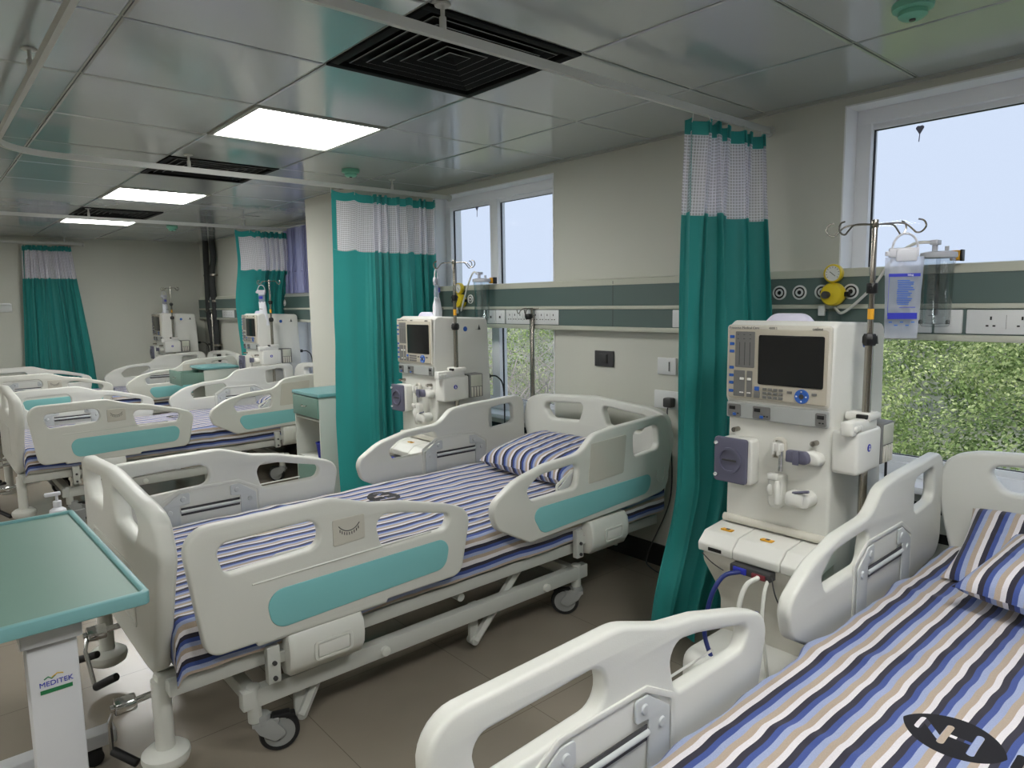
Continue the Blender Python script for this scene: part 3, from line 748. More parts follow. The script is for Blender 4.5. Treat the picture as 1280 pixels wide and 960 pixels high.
# wall plates
def wplate(y0, y1, z0, z1, matn, label, name='light_switch', rocker=True, cat='switch'):
    e = empty(name, (WX, (y0+y1)/2, (z0+z1)/2)); tag(e, label, cat)
    w, h = (y1-y0)/2, (z1-z0)/2
    g = G(); g.box(-0.012, -w, -h, 0, w, h, 0.003); g.obj('face_plate', matn, e, smooth=30)
    g = G(); g.box(-0.016, -w*0.45, -h*0.62, -0.011, w*0.45, h*0.62, 0.002); g.obj('insert', matn, e, smooth=30)
    g = G(); g.box(-0.0175, -w*0.40, -h*0.55, -0.0155, -w*0.30, h*0.55, 0.0006); g.obj('indicator', 'black' if matn != 'dark_grey' else 'black', e, smooth=0)
    return e
wplate(2.436, 2.569, 1.028, 1.115, 'dark_grey', 'black wall plate between the second window and the nearest curtain')
wplate(2.03, 2.142, 1.012, 1.098, 'socket_white', 'white switch plate on the wall beside the nearest curtain')
e = empty('wall_socket', (WX, 2.075, 0.885)); tag(e, 'white wall socket with a grey plug, below the white switch', 'socket')
g = G(); g.box(-0.012, -0.07, -0.045, 0, 0.085, 0.045, 0.003); g.obj('face_plate', 'socket_white', e, smooth=30)
e = empty('power_plug', (WX-0.013, 2.05, 0.875)); tag(e, 'dark grey power plug with cord in the white wall socket', 'plug')
g = G(); g.box(-0.045, -0.024, -0.022, 0, 0.024, 0.026, 0.008); g.obj('plug_body', 'dark_grey', e)
g = G(); g.tube(bez([(-0.03, 0, -0.015), (-0.035, 0.0, -0.06), (-0.03, -0.02, -0.2), (-0.02, -0.01, -0.5), (-0.05, 0.10, -0.80), (-0.08, 0.05, -0.862), (-0.12, -0.20, -0.868), (-0.2, -0.35, -0.868)]), 0.0035, 8); g.obj('power_cord', 'dark_grey', e)
e = empty('wall_switch_box', (0.79, FARY, 1.40)); tag(e, 'small white switch box on the far wall at the left edge', 'switch')
g = G(); g.box(-0.14, -0.02, -0.045, 0.085, 0, 0.045, 0.004); g.obj('face_plate', 'socket_white', e, smooth=30)
g = G(); g.box(-0.1, -0.045, 0.03, 0.07, 0, 0.052, 0.004); g.obj('cover_flap', 'socket_white', e, smooth=30)

# insulated pipes in the far corner
for k, (y, lab) in enumerate(((8.62, 'right-hand dark insulated pipe down the far corner'), (8.86, 'left-hand dark insulated pipe down the far corner'))):
    e = empty('wall_pipe', (WX-0.05, y, 0)); tag(e, lab, 'pipe', 'dark pipes in the far corner')
    w = 0.03*(1 if k else -1)
    g = G(); g.tube(bez([(0, 0, CH-0.002), (0.0, w*0.5, 1.95), (-0.015, -w, 1.75), (-0.01, 0, 1.3), (0, -w*1.5, 0.9), (-0.005, 0, 0.5), (0, 0, 0.001)]), 0.034, 14); g.obj('pipe_run', 'pipe_black', e)
    for z in (1.76, 0.92, 1.45):
        g = G(); g.cyl((0, 0, z-0.012), (0, 0, z+0.012), 0.045, n=16)
        g.obj('pipe_clip', 'steel', e)

# ------------------------------------------------------------------ the hospital bed (built once, then copied)
X0 = 0.43
BT = Matrix.Translation((-X0, 0, 0))
def BG(): return G(BT)
bed = empty('hospital_bed', (X0, 1.93, 0))
XZ = lambda yc, s=1: (lambda p: Vector((p.x, yc+s*p.z, p.y)))

FR = fillet([(.495, .788, .07), (.94, .794, .16), (1.075, .750, .12), (1.19, .733, .15), (1.37, .686, .15), (1.480, .645, .065), (1.43, .412, .05), (1.125, .412, .004), (1.118, .399, .004), (.69, .399, .004), (.683, .411, .004), (.545, .411, .05)], 7)
FH1 = fillet([(.583, .731, .03), (.890, .739, .04), (.898, .652, .05), (.606, .639, .028)], 6)
FH2 = fillet([(1.082, .708, .04), (1.19, .694, .12), (1.388, .648, .035), (1.365, .596, .03), (1.108, .594, .028)], 6)
FT = fillet([(.712, .556, .055), (1.382, .566, .05), (1.357, .458, .045), (.735, .436, .05)], 8)
HR = fillet([(1.572, .63, .06), (1.70, .708, .25), (1.86, .745, .2), (2.06, .757, .12), (2.14, .826, .10), (2.26, .840, .2), (2.665, .858, .065), (2.672, .49, .08), (2.44, .468, .05), (2.03, .455, .004), (1.77, .444, .05), (1.60, .535, .06)], 7)
HH1 = fillet([(1.752, .66, .02), (1.82, .708, .12), (2.055, .722, .03), (2.03, .617, .03), (1.775, .612, .02)], 6)
HH2 = fillet([(2.40, .802, .025), (2.575, .816, .03), (2.585, .70, .03), (2.405, .686, .025)], 6)
HT = fillet([(1.765, .578, .045), (2.532, .592, .03), (2.515, .505, .06), (1.83, .468, .05)], 8)

def inset_outline(x0, z0, x1, z1, c): return [(x0, z0), (x0, z1-c*0.55), (x0+c, z1), (x1-c, z1), (x1, z1-c*0.55), (x1, z0)]
def side(which, far):
    yc = 1.035 if far else 0.015; s = 1 if far else -1     # outer face points to s
    out, holes, teal = (FR, [FH1, FH2], FT) if which == 'foot' else (HR, [HH1, HH2], HT)
    g = BG(); g.plate(out, holes, 0.038, 0.010, XZ(yc), res=3)
    # raised lip round every opening and a slim embossed line
    r = g.obj('foot_side_rail' if which == 'foot' else 'head_side_rail', 'plastic', bed, smooth=50)
    def ring(poly, d):
        c = Vector((sum(p[0] for p in poly)/len(poly), sum(p[1] for p in poly)/len(poly))); n = len(poly); res = []
        for i in range(n):
            a = Vector(poly[i-1]); b = Vector(poly[i]); c_ = Vector(poly[(i+1) % n]); t = (c_-a).normalized(); nr = Vector((t.y, -t.x))
            if (b-c).dot(nr) < 0: nr = -nr
            res.append(tuple(b+nr*d))
        return res
    g = BG(); g.plate(teal, [], 0.006, 0.002, XZ(yc+s*0.0195)); g.obj('inset_panel', 'teal_inset', r, smooth=50)['label'] = 'turquoise inset strip'
    if which == 'foot':
        g = BG(); g.plate(fillet([(.935, .725, .006), (1.045, .725, .006), (1.045, .645, .006), (.935, .640, .006)]), [], 0.004, 0.001, XZ(yc+s*0.0205), mi=0)
        for k in range(9):
            a = -0.62+1.24*k/8; cx, cz = .99+0.055*math.sin(a), .745-0.072*math.cos(a)
            g.box(cx-0.0012, -0.0005, cz-0.005, cx+0.0012, 0.0005, cz+0.004, 0, 1, T=Matrix.Translation((0, yc+s*0.0232, 0)))
        pts = [(.99+0.05*math.sin(-.8+1.6*k/10), yc+s*0.0232, .748-0.066*math.cos(-.8+1.6*k/10)) for k in range(11)]
        g.tube(pts, 0.0014, 5, 1); g.obj('angle_gauge', ['body_trim', 'dark_grey'], r, smooth=40)['label'] = 'angle gauge plate with a curved scale'
        g = BG(); g.tube([(.68, yc+s*0.0195, .592), (1.30, yc+s*0.0195, .604)], 0.003, 6); g.obj('embossed_line', 'plastic', r)
        ho = (.70, .43, 1.08, .640)
    else:
        g = BG(); g.plate(fillet([(2.12, .79, .01), (2.35, .80, .01), (2.33, .63, .01), (2.10, .62, .01)]), [], 0.004, 0.0012, XZ(yc+s*0.0195)); g.obj('label_field', 'body_trim', r)
        g = BG(); pts = [(2.60+0.03*math.cos(a), yc+s*0.021, .575+0.035*math.sin(a)) for a in [PI+PI*k/10 for k in range(11)]]
        g.tube([(2.57, yc+s*0.021, .60)]+pts+[(2.63, yc+s*0.021, .60)], 0.0022, 6); g.obj('line_clip', 'plastic', r)
        ho = (1.967, .46, 2.365, .675)
    # hinge recess on the inner face
    x0, z0, x1, z1 = ho; yi = yc-s*0.0200
    g = BG(); g.plate(fillet([(a, b, 0.012) for a, b in inset_outline(x0-0.02, z0, x1+0.02, z1+0.012, 0.09)]), [fillet([(a, b, 0.01) for a, b in inset_outline(x0-0.008, z0+0.008, x1+0.008, z1, 0.085)])], 0.006, 0.002, XZ(yi)); g.obj('recess_rim', 'plastic', r, smooth=50)
    for (a, b, sg) in ((x0, x0+0.11, 1), (x1, x1-0.11, -1)):
        g = BG(); g.plate(fillet([(a, z0+0.0, .003), (a, z1-0.055, .012), (a+sg*0.07, z1-0.006, .014), (a+sg*0.108, z1-0.006, .008), (a+sg*0.108, z1-0.052, .006), (a+sg*0.068, z1-0.057, .004), (a+sg*0.068, z0, .003)]), [], 0.005, 0.0015, XZ(yi-s*0.003))
        for (bx, bz) in ((a+sg*0.028, z1-0.078), (a+sg*0.082, z1-0.030)): g.lathe([(0, 0.006), (0.009, 0.005), (0.012, 0.0), (0.012, -0.003)], lambda p, bx=bx, bz=bz: Vector((bx+p.x, yi-s*0.004-s*p.z, bz+p.y)), 16)
        g.obj('hinge_plate', 'grey_plate', r, smooth=40)
    g = BG(); g.box(x0+0.072, yi-s*0.0045, z1-0.098, x1-0.072, yi-s*0.002, z1-0.066, 0, 1); g.cyl((x0+0.07, yi-s*0.004, z1-0.082), (x1-0.07, yi-s*0.004, z1-0.082), 0.007, n=12, mi=0)
    g.obj('hinge_bar', ['grey_plate', 'dark_grey'], r, smooth=40)
    # latch cover below the rail, on the outside
    xa, xb, za, zb = (.775, 1.025, .262, .408) if which == 'foot' else (2.115, 2.355, .300, .452)
    h = zb-za; prof = [(0.055, zb), (-0.012, zb), (-0.028, zb-0.02), (-0.036, zb-h*0.45), (-0.030, zb-h*0.72), (-0.010, za+0.008), (0.03, za), (0.055, za+0.02)]
    g = BG(); pr = [((yc+(q[0]-0.0)*(-s)*1.0*(-1) if False else (yc - (-q[0]) * (1 if s < 0 else -1)) if True else 0), q[1]) for q in prof]
    n = len(pr); bev = 0.010
    rings = [(xa+bev*0.2, 0.93), (xa, 0.97), (xa+bev, 1.0), (xb-bev, 1.0), (xb, 0.97), (xb-bev*0.2, 0.93)]
    cy = sum(p[0] for p in pr)/n; cz = sum(p[1] for p in pr)/n; vs = []; fs = []
    for (x, k) in ((xa, 0.90), (xa+0.006, 0.985), (xa+0.016, 1.0), (xb-0.016, 1.0), (xb-0.006, 0.985), (xb, 0.90)):
        for (a, b) in pr: vs.append((x, cy+(a-cy)*k, cz+(b-cz)*k))
    for i in range(5):
        for k in range(n): fs.append([i*n+k, i*n+(k+1) % n, (i+1)*n+(k+1) % n, (i+1)*n+k])
    fs.append(list(range(n))); fs.append([5*n+k for k in range(n)])
    g.add(vs, fs)
    lc = g.obj('latch_cover', 'plastic', r, smooth=50)
    yo = yc+s*0.037
    g = BG(); g.plate(fillet([(xa+.075, zb-.045, .012), (xb-.045, zb-.045, .012), (xb-.045, zb-.108, .015), (xa+.075, zb-.108, .015)]), [fillet([(xa+.086, zb-.054, .006), (xb-.056, zb-.054, .006), (xb-.056, zb-.098, .006), (xa+.086, zb-.098, .006)])], 0.006, 0.002, XZ(yo-s*0.001))
    g.obj('release_frame', 'plastic', r, smooth=50)
    g = BG(); g.box(xa+.088, yo-0.002, zb-.096, xb-.058, yo+0.002, zb-.056, 0.002); g.obj('release_paddle', 'body_white', r, smooth=40)
    # carrying bracket to the bed frame
    g = BG(); yb = yc-s*0.02
    g.box(xa-0.055, yb-0.014, za-0.005, xa-0.015, yb+0.014, zb-0.035, 0.004); g.box(xa-0.055, yb-0.014 if s > 0 else yb-0.01, za+0.05, xb-0.02, yb+0.012, za+0.085, 0.003)
    for bz in (za+0.012, za+0.06): g.cyl((xa-0.035, yb+s*0.014, bz), (xa-0.035, yb+s*0.021, bz), 0.007, n=10, mi=1)
    g.cyl((xb-0.03, yb, za-0.01), (xb-0.03, yb, za+0.03), 0.010, n=10)
    g.obj('rail_bracket', ['frame', 'dark_grey'], r, smooth=40)
for far in (False, True):
    side('foot', far); side('head', far)

# end boards
YZ = lambda xc: (lambda p: Vector((xc+p.z, p.x, p.y)))
def endboard(name, xc, sx, bottom, toe, cz_=.885):
    o = fillet([(0.035, 0.835, .085), (0.12, 0.858, .2), (0.52, cz_, .9), (0.93, 0.858, .2), (1.015, 0.835, .085), (1.045, 0.72, .1), (1.0-toe, bottom, .06), (0.05+toe, bottom, .06), (0.005, 0.72, .1)], 7)
    H_ = [(0.135, .812, .03), (0.465, .838, .022), (0.425, .738, .022), (0.205, .728, .05)]
    hl = fillet(H_, 6); hr = fillet([(1.05-a, b, c) for a, b, c in H_], 6)
    def bend(p):   # the ends wrap toward the mattress a little
        d = max(0.0, abs(p.x-0.525)-0.32); return Vector((xc+p.z+sx*d*d*(0.45 if sx > 0 else 0.9), p.x, p.y))
    g = BG(); g.plate(o, [hl, hr], 0.050, 0.018 if sx > 0 else 0.013, bend, res=4, cuts=[0.02+0.02*k for k in range(12)]+[1.03-0.02*k for k in range(12)])
    b = g.obj(name, 'plastic', bed, smooth=50)
    return b
fb = endboard('footboard', 0.455, 1, 0.355, 0.06)
hb = endboard('headboard', 2.735, -1, 0.40, 0.03)
g = BG(); g.plate(fillet([(a, b, 0.02) for a, b in [(.25, .45), (.80, .45), (.80, .64), (.25, .64)]]), [fillet([(a, b, 0.014) for a, b in [(.262, .462), (.788, .462), (.788, .628), (.262, .628)]])], 0.006, 0.002, YZ(0.430)); g.obj('embossed_frame', 'plastic', fb, smooth=50)

g = BG(); g.box(.50, .065, .395, 2.68, .985, .505, 0.035, seg=4); g.obj('mattress', 'mattress', bed, smooth=60)
g = BG(); g.box(.490, .066, .352, 1.50, .984, .390, 0.012); g.box(1.52, .066, .352, 2.66, .984, .390, 0.012)
g.obj('mattress_deck', 'frame', bed, smooth=40)
g = BG()
for yy in (.085, .965): g.box(.46, yy-0.014, .300, 2.68, yy+0.014, .348, 0.005)
for xx in (.475, 1.05, 1.62, 2.2, 2.665): g.box(xx-0.015, .085, .302, xx+0.015, .965, .340, 0.004)
g.obj('bed_frame', 'frame', bed, smooth=40)
g = BG()
for yy in (.10, .95):
    g.box(.66, yy-0.02, .165, 2.19, yy+0.02, .225, 0.005)
    for xx in (.70, 2.135): g.cyl((xx, yy, .115), (xx, yy, .232), 0.021, n=18, b=0.003)
for xx in (.70, 2.135): g.box(xx-0.02, .10, .165, xx+0.02, .95, .215, 0.005)
g.obj('base_frame', 'frame', bed, smooth=40)
for yy, s in ((.135, 1), (.915, -1)):
    for (x, dx) in ((.86, .13), (1.58, .24)):
        g = BG()
        g.box(x-0.021, yy-0.008, .055, x+0.021, yy+0.008, .30 if x < 1 else .215, 0.004)
        g.tube([(x, yy-s*0.012, .06), (x+dx, yy-s*0.012, .30 if x < 1 else .30)], 0.018, 6)
        g.cyl((x, yy-0.02, .06), (x, yy+0.02, .06), 0.019, n=14, b=0.003)
        g.obj('lift_arm', 'frame', bed, smooth=40)
g = BG()
for xx in (1.15, 1.93): 
    for yy in (.10, .95): g.cyl((xx, yy-0.034, .19), (xx, yy+0.034, .19), 0.017, n=14, b=0.003)
g.obj('pivot_bolt', 'plastic', bed)
g = BG(); g.cyl((.62, .52, .27), (1.5, .52, .27), 0.030, n=18, b=0.003); g.cyl((1.5, .52, .27), (1.95, .52, .27), 0.017, n=16, mi=1); g.cyl((.6, .33, .28), (1.15, .33, .28), 0.02, n=16); g.cyl((1.15, .33, .28), (1.5, .33, .28), 0.012, n=16, mi=1)
g.cyl((.6, .72, .28), (1.15, .72, .28), 0.02, n=16); g.cyl((1.15, .72, .28), (1.7, .72, .28), 0.012, n=16, mi=1)
g.cyl((1.5, .10, .27), (1.5, .95, .27), 0.016, n=14)
g.obj('lift_spindle', ['frame', 'chrome'], bed)
for (x, y, a) in ((.72, .10, -0.3), (.72, .95, 0.2), (2.135, .10, 2.34), (2.135, .95, 2.0)):
    R = Matrix.Translation((x, y, 0)) @ Matrix.Rotation(a, 4, 'Z')
    g = BG(); g.cyl((0, 0, .098), (0, 0, .132), 0.026, n=18, b=0.004, T=R)
    for s in (-1, 1): g.plate(fillet([(-.03, .11, .01), (.03, .12, .01), (.075, .06, .015), (.035, .04, .015), (-.01, .075, .01)]), [], 0.006, 0.002, lambda p, s=s, R=R: R @ Vector((p.x, s*0.022+p.z, p.y)))
    g.box(-0.03, -0.024, .098, .05, .024, .114, .004, T=R)
    c = g.obj('caster', 'wheel_grey', bed, smooth=40)
    g = BG(); W = lambda p, R=R: R @ Vector((.05+p.x, p.z, .062+p.y))
    g.lathe([(0, -.012), (.012, -.014), (.012, -.010), (.048, -.010), (.048, .010), (.012, .010), (.012, .014), (0, .012)], W, 28, 0)
    g.lathe([(.047, -.0125), (.058, -.0125), (.0615, -.007), (.0615, .007), (.058, .0125), (.047, .0125)], W, 32, 1)
    g.obj('wheel', ['wheel_grey', 'rubber'], c)
    g = BG(); g.box(.03, -.016, .112, .085, .016, .122, .004, T=R); g.box(.07, -.014, .10, .10, .014, .116, .004, T=R); g.obj('brake_pedal', 'rubber', c)
for y in (.14, .91):
    g = BG(); g.cyl((.455, y, .11), (.455, y, .335), 0.026, n=20, b=0.002)
    g.box(.44, y-0.026, .315, .50, y+0.026, .352, .01)
    g.lathe([(0, .068), (.045, .070), (.060, .080), (.066, .098), (.064, .112), (.05, .124), (.024, .126), (0, .126)], lambda p, y=y: Vector((.455+p.x, y+p.y, p.z)), 32)
    g.obj('corner_bumper', 'plastic', bed)
for (y, zc, ang) in ((.20, .262, 0.35), (.56, .345, -0.7), (.84, .33, -0.5)):
    g = BG(); g.cyl((.345, y, zc), (.400, y, zc), 0.024, n=20, b=0.003)
    g.cyl((.400, y, zc), (.56, y, zc+.01), 0.010, n=14); g.cyl((.335, y, zc), (.347, y, zc), 0.010, n=14)
    R = Matrix.Translation((.345, y, zc)) @ Matrix.Rotation(ang, 4, 'X')
    g.tube([R @ Vector(p) for p in ((0, 0, -.01), (-.012, 0, -.05), (-.008, 0, -.11), (-.005, 0, -.17))], 0.0065, 8)
    c = g.obj('crank', 'chrome', bed)
    g = BG(); g.cyl((0, 0, 0), (.05, -.07, -.006), 0.0125, n=16, b=0.003, T=R @ Matrix.Translation((-.004, 0, -.168))); g.obj('crank_grip', 'rubber', c)

BEDS = [(bed, 1.93, 'second hospital bed, whole in view with turquoise rail strips, between the two nearer curtains')]
for y0, lab in ((-0.24, 'nearest hospital bed, cut off at the lower right corner'), (5.12, 'third hospital bed, left of the wide teal curtain'), (7.62, 'farthest hospital bed, nearest the far wall')):
    b = copy_tree(bed); b.location = (X0, y0, 0); BEDS.append((b, y0, lab))
    if y0 < 0:
        for ch in b.children:
            if ch.name.startswith('footboard'): ch.location = (0, -0.09, -0.045)
for b, y0, lab in BEDS: tag(b, lab, 'bed', 'cream hospital beds with turquoise strips')

# sheets
def make_sheet(y0, label, logo, seed):
    g = G(); uv = []; xa, xb = .478, 2.70; NX, NS = 190, 150
    ya, yb = .050, 1.0; zt = .517; rad = .034; zl = .368
    # arc-length profile across the bed
    L1 = zt-rad-zl; La = rad*PI/2; Lt = (yb-ya)-2*rad; tot = 2*L1+2*La+Lt
    def prof(s):
        if s < L1: return ya, zl+s, -1, 0
        s -= L1
        if s < La: a = s/rad; return ya+rad-rad*math.cos(a), zt-rad+rad*math.sin(a), -math.cos(a), math.sin(a)
        s -= La
        if s < Lt: return ya+rad+s, zt, 0, 1
        s -= Lt
        if s < La: a = s/rad; return yb-rad+rad*math.sin(a), zt-rad+rad*math.cos(a), math.sin(a), math.cos(a)
        s -= La
        return yb, zt-rad-s, 1, 0
    vs = []; fs = []
    for i in range(NX+1):
        u = i/NX; x = xa+(xb-xa)*u
        rx = max(0.0, 1-(x-xa)/0.03); drop_e = 0.03*(1-math.sqrt(max(0, 1-rx*rx)))
        for k in range(NS+1):
            s = tot*k/NS; y, z, ny, nz = prof(s)
            w = 0.0045*noise.noise((x*3.2+seed, y*9, seed*1.7))+0.0035*noise.noise((x*11+seed, y*5, 3+seed))
            cr = noise.noise((x*1.7+y*1.2+seed*3, y*3.0, 7)); w += 0.006*math.exp(-(cr/0.06)**2)*(0.5+0.5*noise.noise((x*4, y*4, seed)))
            if abs(ny) > 0.5: w = w*1.6+0.003*math.sin(x*23+seed)+0.002
            w = max(w, -0.004)
            dx = 0.004*noise.noise((x*5, y*5, 11+seed)); dy = 0.005*noise.noise((x*4+seed, y*3, 21))+0.004*noise.noise((x*14+seed, y*6, 31))
            zz_ = z+nz*w-drop_e
            if z < 0.42 and abs(ny) > 0.5: zz_ += 0.010*noise.noise((x*3, seed, 1.0))
            vs.append((x+dx-X0, y+ny*w, zz_)); uv.append((x, (s+dy)+y0*0+0.02))
    for i in range(NX):
        for k in range(NS): a = i*(NS+1)+k; fs.append([a, a+1, a+NS+2, a+NS+1])
    # foot end drop
    b0 = len(vs)
    for r, zd in enumerate((0.0, 0.03, 0.06, 0.085)):
        for k in range(NS+1):
            v = vs[k]; zz_ = max(0.385, v[2]-zd) if v[2] > 0.39 else v[2]
            vs.append((v[0]-0.004*min(1, r), v[1], zz_)); uv.append((xa-zd, uv[k][1]))
    for r in range(3):
        for k in range(NS): a = b0+r*(NS+1)+k; fs.append([a, a+NS+1, a+NS+2, a+1])
    g.add(vs, fs)
    o = g.obj('bed_sheet', stripe_mat('sheet_stripes', 'v', logo), smooth=180, recalc=False, uv=uv)
    o.location = (X0, y0, 0); tag(o, label, 'bed sheet', 'striped bed sheets'); return o
# v of a point at local y on top: L1+La+(y-ya-rad)
def vtop(y): return (0.517-.034-.368)+.034*PI/2+(y-.05-.034)+0.02
make_sheet(-0.24, 'blue, white and tan striped sheet with black logo at lower right, on the nearest bed', (1.492, vtop(0.395+0.24)), 1.0)
make_sheet(1.93, 'striped sheet with small black logo on the second bed', (1.56, vtop(2.69-1.93)), 2.3)
make_sheet(5.12, 'striped sheet on the third bed, left of the teal curtain', (1.56, vtop(.76)), 4.1)
make_sheet(7.62, 'striped sheet on the farthest bed, mostly hidden by side rails', (1.56, vtop(.76)), 5.7)

def pillow(loc, rot, label, sx=0.40, sy=0.62, h=0.13, axis='v', seed=0):
    N_ = 44; vs = []; fs = []; uv = []
    for side_ in (1, -1):
        b = len(vs)
        for i in range(N_+1):
            for j in range(N_+1):
                u, v = -1+2*i/N_, -1+2*j/N_
                pin = 1-0.10*(u*u*v*v)*1.0; ex = u*(1-0.05*(1-abs(v)**2)*0)*sx/2; ey = v*sy/2
                ex *= 1-0.07*(1-v*v)*abs(u)**3*1.0; ey *= 1-0.06*(1-u*u)*abs(v)**3
                hh = (max(0, 1-u**6)*max(0, 1-v**6))**0.5*h/2*(1.0-0.12*(u*u+v*v))
                hh *= 1+0.12*noise.noise((u*2+seed, v*2, side_*1.0))
                hh += 0.003*noise.noise((u*7+seed, v*9, 5.0))*(1-u**8)*(1-v**8)
                vs.append((ex, ey, side_*hh*(1.0 if side_ > 0 else 0.75))); uv.append((ex+seed*0.013, ey+0.03*side_+seed*0.017))
        for i in range(N_):
            for j in range(N_):
                a = b+i*(N_+1)+j; f = [a, a+1, a+N_+2, a+N_+1]; fs.append(f if side_ < 0 else f[::-1])
    g = G(); g.add(vs, fs); o = g.obj('pillow', M['pillow_v'], smooth=180, recalc=False, uv=uv)
    o.location = loc; o.rotation_euler = rot; tag(o, label, 'pillow', 'striped pillows'); return o
M['pillow_v'] = stripe_mat('pillow_stripes', 'v')
pillow((2.42, 2.46, 0.598), (0, -0.14, 0.0), 'blue, white and tan striped pillow at the head of the second bed', sx=0.46, sy=0.64, h=0.17, seed=1)
pillow((2.50, 0.385, 0.60), (0.0, -0.42, 0.03), 'striped pillow leaning on the headboard of the nearest bed, behind the other', sx=0.36, sy=0.58, h=0.10, seed=2)
pillow((2.28, 0.25, 0.605), (0.04, -0.16, -0.12), 'striped pillow lying on the sheet of the nearest bed, in front of the other', seed=3)
pillow((2.43, 5.62, 0.575), (0, -0.12, 0.06), 'striped pillow on the third bed, seen through the head side rail', seed=4)
pillow((2.43, 8.14, 0.575), (0, -0.12, -0.03), 'striped pillow on the farthest bed', seed=5)

# ------------------------------------------------------------------ dialysis machine (front looks to -X; origin at floor, front near corner)
mc = empty('dialysis_machine', (2.10, 0.925, 0))
W_ = 0.36; D_ = 0.40
YZf = lambda x: (lambda p: Vector((x-p.z, p.x, p.y)))     # plate on the front face: (y,z)
g = G()
prof = [(0.015, 0.64), (0.02, 0.98), (0.012, 1.03), (0.0, 1.05), (0.012, 1.300, .01), (0.04, 1.315, .02), (D_-0.01, 1.300, .03), (D_+0.02, 0.55, .02), (D_+0.02, 0.14, .02), (0.08, 0.14, .02), (0.05, 0.55, .03)]
g.plate(fillet(prof, 4), [], W_, 0.012, lambda p: Vector((p.x, W_/2+p.z, p.y)), res=3); body = g.obj('machine_body', 'body_white', mc, smooth=45)
g = G(); g.plate(fillet(rrect(0.004, 1.047, W_-0.004, 1.302, .012)), [], 0.016, 0.004, YZf(0.004)); g.obj('console_bezel', 'body_trim', mc, smooth=45)
cons = None
g = G(); g.plate(fillet(rrect(0.012, 1.056, W_-0.012, 1.288, .008)), [], 0.006, 0.002, YZf(-0.005)); cons = g.obj('control_console', 'panel_beige', mc, smooth=45)
g = G(); g.plate(fillet(rrect(0.022, 1.108, 0.238, 1.270, .006)), [], 0.006, 0.002, YZf(-0.008)); g.obj('display_screen', 'screen', cons, smooth=45)
g = G()
g.plate(fillet(rrect(0.252, 1.160, 0.322, 1.280, .004)), [], 0.004, 0.001, YZf(-0.008), 0)
g.plate(fillet(rrect(0.285, 1.062, 0.326, 1.150, .003)), [], 0.004, 0.001, YZf(-0.008), 0); g.plate(fillet(rrect(0.258, 1.062, 0.278, 1.150, .003)), [], 0.004, 0.001, YZf(-0.008), 0)
for y in (0.268, 0.287, 0.306): g.box(-0.0105, y-0.001, 1.168, -0.009, y+0.001, 1.245, 0, 1)
for z in (1.27, 1.256): 
    for y in (0.268, 0.29, 0.312): g.box(-0.0105, y-0.003, z-0.001, -0.009, y+0.003, z+0.001, 0, 1)
g.box(-0.0125, 0.288, 1.118, -0.009, 0.302, 1.126, 0.0008, 2); g.box(-0.0125, 0.262, 1.118, -0.009, 0.275, 1.126, 0.0008, 2)
g.box(-0.0125, 0.288, 1.074, -0.009, 0.302, 1.078, 0.0008, 2); g.box(-0.0125, 0.262, 1.074, -0.009, 0.275, 1.078, 0.0008, 2)
g.obj('indicator_strip', ['key_grey', 'dark_grey', 'body_white'], cons, smooth=30)
g = G()
for z in (1.262, 1.238, 1.213, 1.158, 1.132, 1.107, 1.079): g.plate(fillet([(0.328, z-.005, .002), (0.330-.004, z, .001), (0.328, z+.005, .002), (0.343, z+.005, .002), (0.343, z-.005, .002)]), [], 0.005, 0.001, YZf(-0.008))
g.box(-0.012, 0.232, 1.086, -0.008, 0.248, 1.100, 0.001)
g.obj('blue_key', 'blue', cons, smooth=30)
g = G()
for r in range(3):
    for c in range(4): g.box(-0.0115, 0.150+c*0.0185, 1.063+r*0.013, -0.008, 0.164+c*0.0185, 1.072+r*0.013, 0.001)
g.obj('keypad', 'key_grey', cons, smooth=30)
for q in ((0.120, 1.086, 0.136, 1.094), (0.040, 1.086, 0.056, 1.094), (0.230, 1.062, 0.250, 1.084)):
    g = G(); g.box(-0.0115, q[0], q[1], -0.008, q[2], q[3], .001); g.obj('side_key', 'key_grey', cons, smooth=30)
RD = lambda y, z, x: (lambda p: Vector((x-p.z, y+p.x, z+p.y)))
g = G(); g.lathe([(0.008, 0.003), (0.022, 0.004), (0.023, 0.0), (0.0, 0.0)], RD(0.088, 1.080, -0.008), 28, 0); g.lathe([(0, 0.0045), (0.008, 0.0045), (0.008, 0.002)], RD(0.088, 1.080, -0.008), 18, 1)
for a in range(4):
    dy, dz = 0.0155*math.cos(a*PI/2), 0.0155*math.sin(a*PI/2); g.box(-0.0135, 0.088+dy-.0022, 1.080+dz-.0022, -0.0118, 0.088+dy+.0022, 1.080+dz+.0022, .0005, 2)
g.obj('navigation_dial', ['blue', 'dark_grey', 'body_white'], cons, smooth=40)
for body_, sz, yy_, mm in (('Fresenius Medical Care', 0.0115, 0.292, 'key_grey'), ('4008 S', 0.0105, 0.190, 'key_grey'), ('online', 0.0135, 0.045, 'black')):
    g = G(); g.text(body_, sz, lambda p: Vector((-0.0085-p.z, yy_-p.x, 1.2922+p.y))); g.obj('lettering', mm, mc, smooth=0)
g = G(); g.plate(fillet(rrect(0.006, 0.986, W_-0.004, 1.040, .006)), [], 0.010, 0.003, YZf(0.006)); st = g.obj('module_strip', 'strip_grey', mc, smooth=45)
